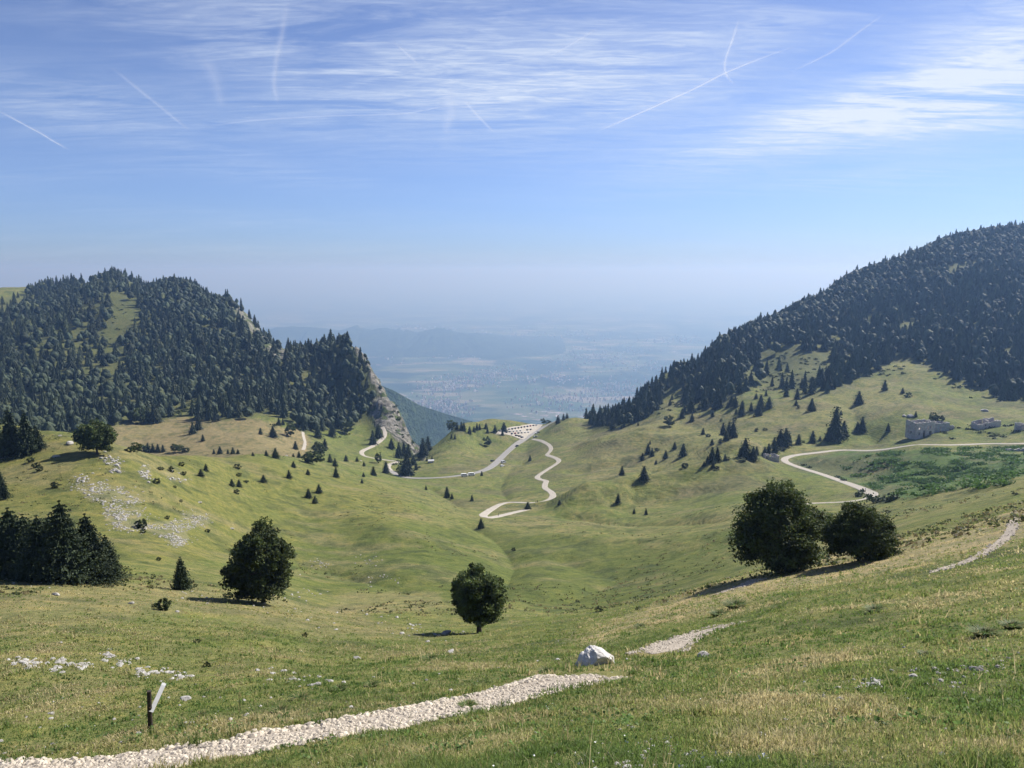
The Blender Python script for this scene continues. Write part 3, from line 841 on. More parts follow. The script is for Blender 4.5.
def limbs(mb, rng, clumps, base_h, r0, top, n_):
    mb.tube([(0, 0, -0.4), (0.02, 0, base_h * 0.5), (0.05, 0.04, base_h), (0.0, 0.1, top * 0.55), (0.1, 0.0, top * 0.85)], [r0 * 1.35, r0, r0 * 0.85, r0 * 0.5, r0 * 0.12], 9)
    for k in range(n_):
        c = clumps[rng.integers(0, len(clumps))]
        z0 = base_h * 0.75 + rng.random() * (top * 0.45 - base_h * 0.5)
        m1 = (c[0] * 0.45, c[1] * 0.45, z0 + (c[2] - z0) * 0.35)
        mb.tube([(0, 0, z0), m1, (c[0] * 0.9, c[1] * 0.9, c[2])], [r0 * 0.42, r0 * 0.25, r0 * 0.07], 5)


def make_beech(name, label, cat, group, seed, H, Rr, nclump=150, nleaf=15000, size=0.16, base=0.18, r0=0.28, loc=(0, 0, 0), rz=0, m=None, conic=0.0):
    rng = np.random.default_rng(seed)
    t = tag(empty(name, loc, rz), label, cat, group)
    zc = H * (base + (1 - base) * 0.5); hz_ = H * (1 - base) * 0.5
    v, f, tt_, cl_ = beech_crown(rng, Rr, hz_, zc, nclump, nleaf, size, 0.0, conic)
    mb = MB(); limbs(mb, rng, cl_, H * base * 1.3, r0, H, 12)
    tr = mb.build('trunk', m_bark, t, True)
    cr = link('crown', mesh_np('crown', v, f, [m or m_beech], col=tt_), t)
    return [t, tr, cr]


def spruce_crown(rng, H, Rr, nwh, nb, nq, size, z0=0.05, droop=0.25):
    C, T_ = [], []
    for w in range(nwh):
        u = w / (nwh - 1)
        z = H * (z0 + (0.97 - z0) * u)
        L = Rr * (1 - u) ** 0.72 * rng.uniform(0.85, 1.1) + 0.12
        m_ = max(5, int(nb * (0.45 + 0.55 * (1 - u))))
        a0 = rng.uniform(0, 6.28)
        for b in range(m_):
            a = a0 + b / m_ * 6.283 + rng.normal() * 0.15
            l = L * rng.uniform(0.72, 1.12)
            kq = max(4, int(nq * (0.35 + 0.65 * (1 - u))))
            s = rng.random(kq) ** 0.7
            rad = l * s
            zz = z - droop * l * s ** 1.3 + 0.10 * l * s ** 3 + rng.normal(size=kq) * 0.03 * H * (1 - u) ** 0.5 * 0.5
            wdt = (0.10 + 0.22 * s * (1.2 - s)) * l
            lat = rng.normal(size=kq) * wdt
            x = np.cos(a) * rad - np.sin(a) * lat; y = np.sin(a) * rad + np.cos(a) * lat
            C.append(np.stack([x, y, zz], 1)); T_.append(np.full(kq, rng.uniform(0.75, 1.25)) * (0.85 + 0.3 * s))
    C = np.concatenate(C); T_ = np.concatenate(T_)
    v, f = leaf_quads(C, size, rng, 0.3, 0.75)
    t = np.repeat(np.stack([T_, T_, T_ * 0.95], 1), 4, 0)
    return v, f, t


def make_spruce(name, label, cat, group, seed, H, Rr, nwh=20, nb=14, nq=26, size=0.13, z0=0.05, loc=(0, 0, 0), rz=0):
    rng = np.random.default_rng(seed)
    t = tag(empty(name, loc, rz), label, cat, group)
    mb = MB(); mb.tube([(0, 0, -0.4), (0, 0, H * 0.5), (0, 0, H * 0.97)], [0.022 * H, 0.013 * H, 0.01], 8)
    tr = mb.build('trunk', m_bark, t, True)
    v, f, tt_ = spruce_crown(rng, H, Rr, nwh, nb, nq, size, z0)
    v2, f2 = far_spruce(rng, 0.96 * H, Rr * 0.72, 10, 11)
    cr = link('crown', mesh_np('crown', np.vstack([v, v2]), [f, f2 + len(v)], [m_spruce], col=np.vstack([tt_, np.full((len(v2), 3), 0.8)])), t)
    return [t, tr, cr]


def far_spruce(rng, H=1.0, Rr=0.2, lay=8, n_=9):
    """unit-height spruce of ragged overlapping skirts"""
    vs, fs = [], []
    for k in range(lay):
        u = k / lay
        zb = H * (0.06 + 0.90 * u) - 0.02; zt = min(H * 1.0, zb + H * 0.26 * (1 - u * 0.45))
        r = Rr * (1 - u) ** 0.8 + 0.012
        b = len(vs); vs.append((rng.normal() * 0.006, rng.normal() * 0.006, zt))
        a0 = rng.uniform(0, 6.28)
        for q_ in range(2 * n_):
            a = a0 + q_ / (2 * n_) * 6.283
            rr_ = r * (rng.uniform(0.88, 1.22) if q_ % 2 == 0 else rng.uniform(0.45, 0.7))
            vs.append((math.cos(a) * rr_, math.sin(a) * rr_, zb + (0 if q_ % 2 == 0 else 0.04) + rng.normal() * 0.012))
        for q_ in range(2 * n_):
            fs.append((b, b + 1 + q_, b + 1 + (q_ + 1) % (2 * n_)))
    return np.array(vs), np.array(fs)


def far_beech(rng, nleaf=420, Rr=0.36):
    """unit-height round tree: a lumpy core wrapped in leaf tufts"""
    v, f, t, c = beech_crown(rng, Rr, 0.44, 0.54, 26, nleaf, 0.055)
    return v, f, t


ico = None


def icosphere():
    global ico
    if ico is None:
        import bmesh
        bm = bmesh.new(); bmesh.ops.create_icosphere(bm, subdivisions=2, radius=1)
        ico = (np.array([v.co[:] for v in bm.verts]), np.array([[v.index for v in f.verts] for f in bm.faces])); bm.free()
    return ico


def far_crown(rng, kind):
    """verts, tris, tone for a far tree of unit height"""
    if kind == 's':
        v, f = far_spruce(rng, 1, rng.uniform(0.20, 0.27)); t = np.full(len(v), 1.0)
        return v, f, t
    v0, f0 = icosphere()
    vs, fs, ts = [], [], []
    nl = 7
    for k in range(nl):
        a = k / nl * 6.283 + rng.uniform(-0.3, 0.3); rr_ = 0.0 if k == 0 else 0.17
        c = np.array([math.cos(a) * rr_, math.sin(a) * rr_, 0.62 if k == 0 else rng.uniform(0.35, 0.62)])
        s = np.array([0.26, 0.26, 0.36]) if k == 0 else rng.uniform(0.15, 0.24) * np.array([1, 1, 1.15])
        v = v0 * (1 + 0.20 * (rng.random((len(v0), 1)) - 0.5)) * s + c
        fs.append(f0 + sum(len(x) for x in vs)); vs.append(v); ts.append(np.full(len(v), rng.uniform(0.85, 1.2)))
    return np.concatenate(vs), np.concatenate(fs), np.concatenate(ts)


def far_tree_mesh(name, rng, kind, trunk=True):
    v, f, t = far_crown(rng, kind)
    return mesh_np(name, v, f, [m_spruce if kind == 's' else m_beech], col=np.stack([t, t, t], 1))


TRUNK = MB(); TRUNK.tube([(0, 0, -0.06), (0, 0, 0.5), (0, 0, 0.9)], [0.022, 0.014, 0.003], 6)
trunk_o = TRUNK.build('trunk', m_bark); trunk_me = trunk_o.data; bpy.data.objects.remove(trunk_o)

# prototypes for meadow trees seen 5 to 35 pixels tall
SPM, BEM, JUM = [], [], []
for k in range(6):
    rng = np.random.default_rng(100 + k)
    rr0 = rng.uniform(0.25, 0.31)
    v, f, t = spruce_crown(rng, 1.0, rr0, 16, 11, 10, 0.026, 0.0, 0.3)
    v2, f2 = far_spruce(rng, 1.0, rr0 * 0.98, 10, 10)
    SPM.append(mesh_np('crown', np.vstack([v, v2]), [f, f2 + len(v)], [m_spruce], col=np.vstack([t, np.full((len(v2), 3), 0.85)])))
for k in range(4):
    rng = np.random.default_rng(200 + k)
    v, f, t, c_ = beech_crown(rng, 0.42, 0.47, 0.5, 60, 2600, 0.034)
    BEM.append(mesh_np('crown', v, f, [m_beech], col=t))
for k in range(5):
    rng = np.random.default_rng(300 + k)
    v, f, t, c_ = beech_crown(rng, 0.62, 0.52, 0.42, 34, 1300, 0.055)
    v[:, 2] = np.maximum(v[:, 2], -0.05)
    JUM.append(mesh_np('foliage', v, f, [m_shrub], col=t))

used_label = {}


def meadow_tree(px, py, h, kind, label=None, group=None, wide=1.0):
    p = on_ground(px, py)
    H = h * math.hypot(p[1], 0) * 1.02 / F * 1.0
    rng = random.Random(int(px * 7 + py * 13))
    name = {'s': 'spruce', 'b': 'beech_tree', 'j': 'juniper_bush'}[kind]
    cat = {'s': 'conifer', 'b': 'tree', 'j': 'bush'}[kind]
    sc_ = (H * wide, H * wide, H)
    if kind == 'j':
        o = link(name, rng.choice(JUM), None, (p[0], p[1], p[2] - 0.05 * H), rng.uniform(0, 6.28), sc_)
        return tag(o, label, cat, group)
    t = tag(empty(name, (p[0], p[1], p[2] - 0.01 * H), rng.uniform(0, 6.28)), label, cat, group)
    t.scale = sc_
    link('crown', rng.choice(SPM if kind == "s" else BEM), t); link('trunk', trunk_me, t)
    return t


# ------------------------------------------------------------------ big trees close by
def big(px, py, hpx):
    p = on_ground(px, py, 30)
    return p, hpx * p[1] / F * 1.03


p, H = big(479, 633, 69); make_beech('beech_tree', 'lone round dark tree with a bare lower trunk in the green bowl', 'tree', None, 5, H, 0.40 * H, 260, 30000, 0.0145 * H, 0.16, 0.036 * H, p)
p, H = big(263, 603, 80); make_beech('beech_tree', 'tall egg-shaped dark beech on the lip of the lower meadow, right of the small spruce', 'tree', None, 6, H, 0.40 * H, 300, 36000, 0.0125 * H, 0.03, 0.03 * H, p, 0, None, 0.16)
p, H = big(777, 580, 92); p = np.array([p[0] * 1.13, p[1] * 1.13, float(hgt(p[0] * 1.13, p[1] * 1.13))]); H *= 1.14; make_beech('beech_tree', 'biggest broad dark beech on the far edge of the straw-coloured slope', 'tree', None, 8, H, 0.48 * H, 340, 46000, 0.0115 * H, 0.0, 0.03 * H, p, 0, None, 0.26)
p, H = big(858, 561, 58); make_beech('beech_tree', 'lower wide beech just right of the biggest beech on the slope edge', 'tree', None, 12, H, 0.57 * H, 260, 32000, 0.015 * H, 0.0, 0.03 * H, p, 0, None, 0.2)
p, H = big(97, 454, 32); t = make_beech('beech_tree', 'spreading dark tree with an open lower crown on the brow of the left slope', 'tree', None, 13, H, 0.58 * H, 160, 15000, 0.024 * H, 0.06, 0.04 * H, p)

CONS = [(-14, 577, 84, 0.58, 'leftmost big conifer, cut by the picture edge, at the end of the dark grove'), (14, 578, 76, 0.56, 'dense dark conifer second in the grove on the left meadow lip'),
        (42, 580, 70, 0.56, 'shorter broad conifer in the middle of the left grove'), (66, 582, 88, 0.46, 'tallest conifer of the left grove, with layered drooping boughs'),
        (90, 582, 74, 0.44, 'wide dark conifer near the right end of the left grove'), (108, 581, 50, 0.42, 'low conifer skirt closing the right end of the left grove'),
        (28, 577, 68, 0.55, 'rounded conifer half hidden at the back of the left grove, left of its middle'), (54, 577, 68, 0.50, 'conifer half hidden at the back of the left grove, right of its middle')]
for k, (px, py, hp, rr_, lab) in enumerate(CONS):
    p, H = big(px, py, hp)
    make_spruce('spruce', lab, 'conifer', 'grove of conifers at the left', 30 + k, H, rr_ * H, 18, 17, 60, 0.012 * H, 0.02, p, k)
p, H = big(182, 590, 36); make_spruce('spruce', 'small single pointed spruce standing between the left grove and the egg-shaped beech', 'conifer', None, 41, H, 0.36 * H, 16, 12, 26, 0.02 * H, 0.02, p, 1)
p, H = big(2, 499, 30); make_spruce('spruce', 'upright spruce tip at the left picture edge above the grove', 'conifer', None, 42, H, 0.34 * H, 16, 12, 20, 0.02 * H, 0.02, p, 1)
for k, (px, py, hp, rr_, lab) in enumerate([(-6, 457, 58, 0.3, 'tallest spruce at the left picture edge on the brow above the pale track'), (12, 456, 50, 0.32, 'second spruce on the brow above the pale track, left edge'), (27, 454, 44, 0.36, 'third spruce on the brow above the pale track'), (37, 450, 26, 0.45, 'lowest spruce at the right end of the row above the pale track')]):
    p, H = big(px, py, hp)
    make_spruce('spruce', lab, 'conifer', 'spruces on the left brow', 50 + k, H, rr_ * H, 18, 12, 22, 0.02 * H, 0.02, p, k)

# ------------------------------------------------------------------ meadow trees and bushes seen one by one
G1 = 'scattered conifers on the right-hand slope'; G2 = 'scattered conifers in the left valley'; G3 = 'trees round the pass'; G4 = 'juniper bushes on the left slope'
single = [
    # right slope
    (884.6, 390.5, 11, 's', 'single small conifer high on the round grassy knob', G1), (858.7, 404.6, 14, 's', 'plump single conifer casting a shadow left below the grassy knob', G1, 1.25),
    (862, 432, 16, 's', 'taller of the two conifers standing together left of the ruined barracks', G1), (857.3, 432.5, 11, 's', 'shorter of the two conifers standing together left of the ruined barracks', G1, 1.3),
    (888, 431.6, 9, 's', 'little conifer just left of the ruined barracks', G1), (902.5, 393.5, 6, 's', 'tiny conifer right of the knob, upper of two', G1, 1.2), (908, 397.5, 6, 'j', 'dark bush just below the tiny conifer right of the knob', G1),
    (915.6, 417, 6, 's', 'tiny conifer beside the boulder heap above the ruined barracks', G1), (933, 423, 11, 'b', 'small leafy tree behind the roofless barracks', G1), (940.5, 422, 7, 'j', 'bush beside the leafy tree behind the barracks', G1),
    (835, 440, 35, 's', 'tallest dark spruce of the clump above the hairpin road', G1, 0.9), (843.5, 437, 17, 's', 'spruce leaning against the right of the tallest one in the clump', G1, 1.1), (828.5, 440, 13, 's', 'small spruce at the left foot of the tallest spruce in the clump', G1, 1.2),
    (841, 415, 5, 's', 'tiny conifer up-slope of the tall clump', G1, 1.1),
    (811.5, 411.5, 14, 's', 'plump conifer with a long shadow in the middle of the open slope', G1, 1.15), (797, 400, 12, 's', 'conifer just below the forest edge, over two small bushes', G1), (796, 405.6, 6, 's', 'small conifer under the one at the forest edge', G1, 1.3), (798.6, 408, 3, 'j', 'low bush under the small conifer at the forest edge', G1),
    (786, 397, 11, 's', 'conifer at the foot of the forest, left of the two stacked ones', G1), (769, 407.5, 11, 's', 'cone-shaped conifer right of the tall pair on the upper meadow', G1, 1.25), (758, 416, 15, 's', 'tall slim conifer, lower of the pair on the upper meadow', G1), (760.6, 408, 14, 's', 'tall conifer, upper of the pair on the upper meadow', G1, 1.1),
    (766, 396, 6, 's', 'small conifer close under the forest, above the cone-shaped one', G1), (756, 399, 6, 's', 'small conifer close under the forest, left of its twin', G1, 1.3), (751, 411, 9, 's', 'slender small conifer left of the tall pair', G1), (741.5, 415.6, 15, 's', 'slim conifer standing over a smaller one left on the upper meadow', G1), (742.5, 408, 8, 's', 'conifer tip directly behind the slim one', G1),
    (736, 414.5, 6, 's', 'pale little conifer left of the slim one', G1), (735, 407.5, 12, 's', 'right one of the two broad dark conifers on the upper meadow', G1, 1.2), (731.5, 405.6, 11, 's', 'left one of the two broad dark conifers on the upper meadow', G1, 1.2), (727.5, 408, 6, 's', 'little conifer left of the two broad ones', G1, 1.1),
    (717.5, 408, 21, 's', 'very tall spruce at the lower forest edge above the meadow', G1), (714, 410, 6, 's', 'small spruce at the left foot of the very tall one', G1, 1.3), (705, 410, 15, 's', 'tall spruce left of the very tall one at the forest edge', G1), (711, 401, 16, 's', 'tall spruce behind the small one at the forest edge', G1),
    (712.5, 416.8, 7, 's', 'rounded lone conifer in open grass below the forest edge', G1, 1.2), (721, 421.5, 3, 'j', 'tiny bush in open grass below the forest edge', G1), (734.5, 421, 4, 'j', 'small dark bush at the top of the dense trio', G1),
    (669, 426, 11, 'b', 'rounded solitary green bush tree on the upper meadow left', G1, 1.2), (692, 421, 8, 's', 'lone conifer right of the rounded bush tree', G1, 1.2), (682, 418, 10, 's', 'conifer under the forest, right above the rounded bush tree', G1, 1.1), (684.5, 413, 8, 's', 'conifer behind the one above the rounded bush tree', G1),
    (691, 413, 16, 's', 'big conifer at the forest edge between two smaller ones', G1, 1.1), (699, 410, 7, 's', 'small conifer right of the big one at the forest edge', G1), (670, 405.5, 7, 's', 'conifer in the clearing of the lower forest', G1), (672, 400, 6, 's', 'upper conifer in the clearing of the lower forest', G1), (684, 400, 9, 's', 'conifer at the right of the forest clearing', G1, 1.2),
    (703, 434.5, 7, 's', 'lone small conifer on the mid slope, left of the trio', G1, 1.1), (708, 437, 4, 'j', 'scrubby bush just right of the lone small conifer on the mid slope', G1), (723, 436, 14, 's', 'left spruce of the dense trio on the mid slope', G1), (729, 434, 13, 's', 'middle spruce of the dense trio on the mid slope', G1), (733, 437.5, 17, 's', 'tall right spruce of the dense trio on the mid slope', G1, 1.15), (726, 441.5, 11, 's', 'front spruce of the dense trio on the mid slope', G1, 1.25), (720.5, 443, 5, 'j', 'low bush at the left foot of the dense trio', G1),
    (712, 445.4, 7, 's', 'small spruce between the trio and the lower group', G1, 1.2), (712, 463, 17, 's', 'highest spruce of the lower group left of the stone hut', G1), (717.3, 461, 15, 's', 'second highest spruce of the lower group', G1), (707.5, 463.6, 8, 's', 'left spruce of the lower group', G1, 1.2), (704, 466, 5, 's', 'lowest left spruce of the lower group', G1, 1.3), (713, 467.6, 7, 's', 'front spruce of the lower group', G1, 1.2), (717, 469, 4, 'j', 'round bush in front of the lower group', G1), (725, 460.5, 7, 's', 'small spruce right of the lower group', G1), (728, 460, 4, 'j', 'low bush right of the small spruce beside the lower group', G1),
    (745, 458, 21, 's', 'large spruce left of the stone hut', G1, 1.2), (740.5, 457.6, 10, 's', 'small spruce at the left foot of the large one by the hut', G1, 1.2), (753, 459.5, 14, 's', 'middle spruce of the row left of the stone hut', G1, 1.2), (756.5, 455.5, 10, 's', 'spruce behind the middle one of the row by the hut', G1), (764.5, 457, 11, 's', 'spruce directly left of the stone hut', G1, 1.2), (768.5, 454, 11, 's', 'spruce behind the stone hut', G1), (775, 453, 13, 's', 'spruce right behind the stone hut', G1, 1.1), (774, 445.5, 9, 's', 'left of the dense spruces above the stone hut', G1, 1.1), (780, 446, 18, 's', 'left tall spruce of the twin above the stone hut', G1, 1.1), (785.5, 446, 19, 's', 'right tall spruce of the twin above the stone hut', G1, 1.1), (789, 444.5, 12, 's', 'spruce tucked right of the tall twin above the hut', G1),
    (742, 461, 4, 'j', 'low wide green shrub before the spruce row at the hut', G1, 2.0), (782, 450.5, 4, 'j', 'low green shrub above the hairpin bend', G1, 1.8), (798.5, 444.5, 11, 's', 'single spruce above the hairpin, left of the slim one', G1, 1.1), (812.5, 443, 13, 's', 'slim single spruce above the straight road', G1, 1.1), (820, 440.8, 5, 's', 'small round spruce above the straight road', G1, 1.4), (827.5, 441, 8, 's', 'small spruce close left of the tallest clump', G1, 1.2), (803.5, 443, 3, 'j', 'tiny bush between two spruces above the road', G1),
    (756.5, 431.5, 4, 'j', 'round bush on the ochre slope', G1), (765, 430.3, 2.4, 'j', 'flat bush right of the round one on the ochre slope', G1, 1.8),
    # centre right hollow
    (612.5, 429, 12, 's', 'dark spruce just below the forest tongue near the pass', G1, 1.2), (621.5, 429, 4, 's', 'tiny spruce right below the forest tongue', G1), (624, 427, 5, 's', 'small spruce at the forest tongue, right of the tiny one', G1), (638, 425.6, 4, 's', 'small spruce at the foot of the forest ridge', G1),
    (642.5, 460.5, 8, 's', 'left spruce of the four on the hollow rim', G1, 1.25), (648, 454, 11, 's', 'tallest spruce of the four on the hollow rim', G1, 1.1), (652, 456.5, 9, 's', 'right spruce of the four on the hollow rim', G1, 1.1), (657, 451, 4, 'j', 'round bush right of the four spruces on the rim', G1), (650, 444.3, 4, 's', 'tiny spruce above the four on the rim', G1),
    (665.6, 459, 9, 's', 'squat conifer with a long shadow in the hollow', G1, 1.3), (674.6, 449.5, 8, 's', 'small broad conifer above the squat one', G1, 1.2), (683, 456.5, 14, 's', 'tall pointed conifer with a long shadow in the hollow', G1, 1.15), (656, 464.5, 5, 's', 'little conifer lower left of the squat one', G1, 1.2), (685, 467.6, 6, 'j', 'dark bush below the tall pointed conifer', G1),
    (622, 475.6, 10, 's', 'lone dark spruce left in the hollow, beside a larger one', G1, 1.3), (644, 480, 15, 's', 'larger lone dark spruce in the middle of the hollow', G1, 1.3), (618, 503, 10, 's', 'lone spruce standing low above the green bowl', G1, 1.1), (634, 514, 6, 's', 'thin small conifer left beside the pale patch', G1), (646, 515, 7, 's', 'thin small conifer right beside the pale patch', G1),
    (527.8, 509.5, 8, 's', 'round dark spruce between the two arms of the gravel hairpin', G3, 1.6), (559.5, 504.8, 5, 's', 'dark little conifer right of the gravel track bends', G3, 1.5), (530, 461, 6, 's', 'single little spruce in grass left of the zigzag track', G3, 1.1), (513.5, 551, 4, 'j', 'small dark bush in the green bowl below the hairpin', G3),
    (481, 528.5, 11, 's', 'round dark spruce just below the left hairpin tip', G3, 1.2), (447, 497.8, 12, 's', 'upright dark spruce below the curving road', G3, 1.1), (452, 499, 6, 's', 'small spruce at the right foot of the upright one below the road', G3, 1.2), (472, 501, 7, 's', 'small spruce with a dark hollow at its foot below the road', G3), (426, 490, 5, 's', 'tiny spruce by a gully below the road', G3), (481.7, 475.8, 5, 's', 'small spruce right beside the parked vans', G3, 1.2),
    (487, 446, 10, 'b', 'solitary leafy tree on the slope under the car park', G3), (487.5, 433, 5, 's', 'small conifer on the left knoll flank, low', G3, 1.2),
    (504, 431, 9, 's', 'broad conifer at the left corner of the car park', G3, 1.4), (502.5, 435.2, 5, 's', 'small dark conifer in front of the broad one at the car park', G3, 1.2), (495, 432.5, 8, 's', 'pointed conifer left of the car park corner', G3, 1.1),
    (486, 428.5, 6, 's', 'conifer upper left of the pointed one near the car park', G3, 1.2), (479.6, 429.5, 6, 's', 'right conifer of three in a row on the knoll flank', G3), (477, 430, 7, 's', 'middle conifer of three in a row on the knoll flank', G3), (474, 432, 6, 's', 'left conifer of three in a row on the knoll flank', G3, 1.1), (469.6, 434, 8, 's', 'conifer below the row of three on the knoll flank', G3, 1.1), (464, 431, 9, 's', 'conifer right of the knoll\'s dark pair', G3), (463, 421, 5, 's', 'lone tip standing up on the knoll crest', G3), (461.5, 430.5, 9, 's', 'right one of the knoll\'s dark pair', G3), (457, 429.5, 8, 's', 'left one of the knoll\'s dark pair', G3), (451.5, 429.5, 11, 'b', 'round leafy tree on the left end of the knoll', G3), (451.5, 438.5, 5, 's', 'small conifer under the round leafy tree', G3), (455, 439, 5, 's', 'second small conifer under the round leafy tree', G3), (441.5, 433, 7, 's', 'spruce tip at the brink left of the knoll', G3), (436, 441, 14, 's', 'large dark spruce at the brink left of the knoll', G3, 1.2), (431.5, 443, 10, 's', 'spruce against the large dark one at the brink', G3, 1.1),
    (477, 416, 8, 's', 'left spruce of the summit clump on the knoll', G3, 1.1), (482, 416.5, 10, 's', 'tall spruce of the summit clump on the knoll', G3, 1.2), (487.5, 413.5, 6, 's', 'spruce in the middle of the summit clump', G3), (479.5, 418, 6, 'b', 'leafy bush under the summit clump', G3, 1.5), (494, 413, 7, 's', 'twin-topped spruce right on the summit', G3, 1.4), (474.8, 419, 5, 's', 'small spruce at the left foot of the summit clump', G3, 1.2),
    (503.4, 417, 8, 's', 'tall lone spruce on the skyline behind the car park', G3), (507.8, 417.6, 6, 's', 'slim spruce next to the tall skyline one', G3), (511.5, 418, 6, 's', 'first spruce of the skyline clump of four', G3), (513.6, 418.3, 7, 's', 'second spruce of the skyline clump of four', G3), (517, 418.6, 6, 's', 'third spruce of the skyline clump of four', G3), (519.8, 418.9, 4, 's', 'last little spruce of the skyline clump of four', G3, 1.2),
    (525, 419, 5, 's', 'first spruce of the skyline row left of the pass', G3, 1.2), (527.5, 419.6, 5, 's', 'second spruce of the skyline row left of the pass', G3), (530.5, 420.3, 6, 's', 'third spruce of the skyline row left of the pass', G3, 1.1), (532.8, 421, 8, 's', 'tallest spruce of the skyline row left of the pass', G3), (537, 421.8, 7, 's', 'fifth spruce of the skyline row left of the pass', G3), (539, 422.6, 5, 's', 'sixth spruce of the skyline row left of the pass', G3, 1.1), (543, 423.2, 6, 'b', 'leafy tree ending the skyline row beside the road', G3),
    (548, 422.5, 3.5, 'j', 'round bush where the road tops the pass', G3, 1.5), (558, 423.7, 9, 's', 'left and largest of the three spruces right of the pass', G3, 1.2), (563.5, 420.5, 7, 's', 'middle of the three spruces right of the pass', G3), (567, 418.5, 6, 's', 'right of the three spruces right of the pass', G3, 1.1),
    # left of the road under the cliff
    (423, 455, 18, 's', 'tall spruce at the very foot of the cliff', G2, 1.0), (428, 451.5, 16, 's', 'spruce right of the tall one at the cliff foot', G2), (426, 456, 10, 's', 'lower spruce before the cliff foot pair', G2, 1.2), (432, 461, 5, 's', 'small spruce above the little pale roof', G2, 1.2), (427, 461, 4, 's', 'tiny spruce left of the little pale roof', G2, 1.2),
    (407, 476, 24, 's', 'biggest spruce inside the bend of the asphalt road', G2, 1.15), (399, 458.5, 17, 's', 'left spruce of the dark stand inside the road bend', G2), (404, 457, 16, 's', 'middle spruce of the dark stand inside the road bend', G2), (408.5, 458, 15, 's', 'right spruce of the dark stand inside the road bend', G2), (413.5, 465, 11, 's', 'small spruce right of the stand inside the road bend', G2, 1.2), (416, 470, 8, 's', 'thin spruce below the stand inside the road bend', G2), (401, 472, 7, 'b', 'light shrub left of the biggest spruce in the bend', G2, 1.5),
    (391.5, 449, 11, 's', 'spruce between the track loop and the cliff', G2, 1.2), (386, 473.5, 13, 's', 'dark spruce where the track joins the asphalt road', G2, 1.2), (378.5, 463, 11, 'b', 'pale slender tree beside the track loop', G2, 0.8), (373.5, 475.8, 10, 's', 'spruce left below the track loop', G2, 1.25),
    (373, 444.5, 15, 's', 'lower spruce of the pair inside the upper track', G2), (378.5, 437.5, 14, 's', 'upper spruce of the pair inside the upper track', G2, 1.2), (363.5, 477, 5, 's', 'small spruce left of the spruce under the track loop', G2, 1.2), (362, 483.3, 5, 's', 'lower small spruce on the rim under the loop', G2, 1.2), (364, 466.3, 5, 's', 'small spruce on the grassy rim below the green field', G2, 1.2), (357, 461.5, 5, 's', 'tiny spruce on the rim left of the pale stone', G2, 1.2), (346, 461.5, 7, 's', 'squat spruce on the rim of the green field', G2, 1.2),
    (336, 477.6, 11, 's', 'dark pointed spruce below the leafy clump', G2, 1.1), (335, 466.5, 9, 's', 'spruce right of the leafy clump on the rim', G2, 1.1), (330, 462.5, 9, 's', 'spruce touching the leafy clump on the rim', G2, 1.2), (313, 464, 13, 'b', 'round leafy tree, front of the clump on the rim', G2, 1.2), (308, 463, 12, 'b', 'round leafy tree, left of the clump on the rim', G2, 1.1), (319, 456, 15, 'b', 'tallest leafy tree of the clump on the rim', G2, 1.2), (325, 449, 11, 's', 'pointed spruce rising behind the leafy clump', G2, 1.1), (321, 462, 9, 'b', 'low leafy tree, right of the clump on the rim', G2, 1.2),
    (299, 457.8, 7, 's', 'squat spruce left of the leafy clump', G2, 1.2), (293.3, 457, 4, 's', 'tiny spruce left of the squat one', G2, 1.3), (295.5, 449.5, 9, 's', 'spruce above the squat one at the field track', G2, 1.1), (275.5, 458.3, 11, 's', 'taller spruce of the two on the rim before the brown meadow', G2, 1.3), (266.3, 456, 6, 's', 'shorter spruce of the two on the rim before the brown meadow', G2, 1.3), (260.5, 434.5, 7, 's', 'lone spruce on the brown meadow near the forest', G2, 1.2), (273, 437.5, 12, 's', 'large spruce on the upper edge of the brown meadow', G2, 1.3), (290.5, 436.5, 14, 'b', 'tall tree at the edge between brown meadow and forest', G2, 0.8), (279, 425.5, 8, 's', 'spruce just under the forest above the brown meadow', G2, 1.2), (283, 425, 7, 's', 'second spruce just under the forest above the brown meadow', G2),
    (318, 438, 14, 's', 'dark spruce at the top left of the green field', G2, 1.1), (332, 436.5, 15, 's', 'dark spruce at the top of the green field', G2, 1.0), (347, 434, 13, 'b', 'round tree standing out at the top of the green field', G2, 1.0),
    (293.5, 467.8, 7, 's', 'small round spruce on the yellow slope below the rim', G2, 1.4), (289, 478.5, 9, 's', 'plump spruce on the yellow slope', G2, 1.3), (308, 474.8, 6, 's', 'small round spruce right of the plump one', G2, 1.4), (263.5, 482.3, 8, 's', 'round dark spruce at the left of the yellow slope', G2, 1.7), (308.5, 498, 10, 's', 'left of three dark spruces low on the yellow slope', G2, 1.4), (319, 492.8, 9, 's', 'upper of three dark spruces low on the yellow slope', G2, 1.4), (315, 503.5, 8, 's', 'lowest of three dark spruces low on the yellow slope', G2, 1.5),
    # left slope bushes
    (55, 488, 7, 'j', 'rounded juniper alone on the yellow slope above the grove', G4), (31, 462, 6, 'j', 'small juniper just below the pale track at the left', G4), (36, 467.5, 6, 'j', 'middle juniper of three below the pale track', G4), (40, 471, 6, 'j', 'lowest juniper of three below the pale track', G4), (141, 528, 11, 'j', 'dark juniper growing in the middle of the scree', G4, 0.85), (143.5, 533, 5, 'j', 'little juniper under the one in the scree', G4), (167, 519, 4, 'j', 'low juniper right above the scree', G4), (159, 560.5, 4, 'j', 'single little juniper on the green flank below the scree', G4), (207.5, 532.5, 4, 'j', 'flat juniper at the right tip of the scree', G4, 1.3),
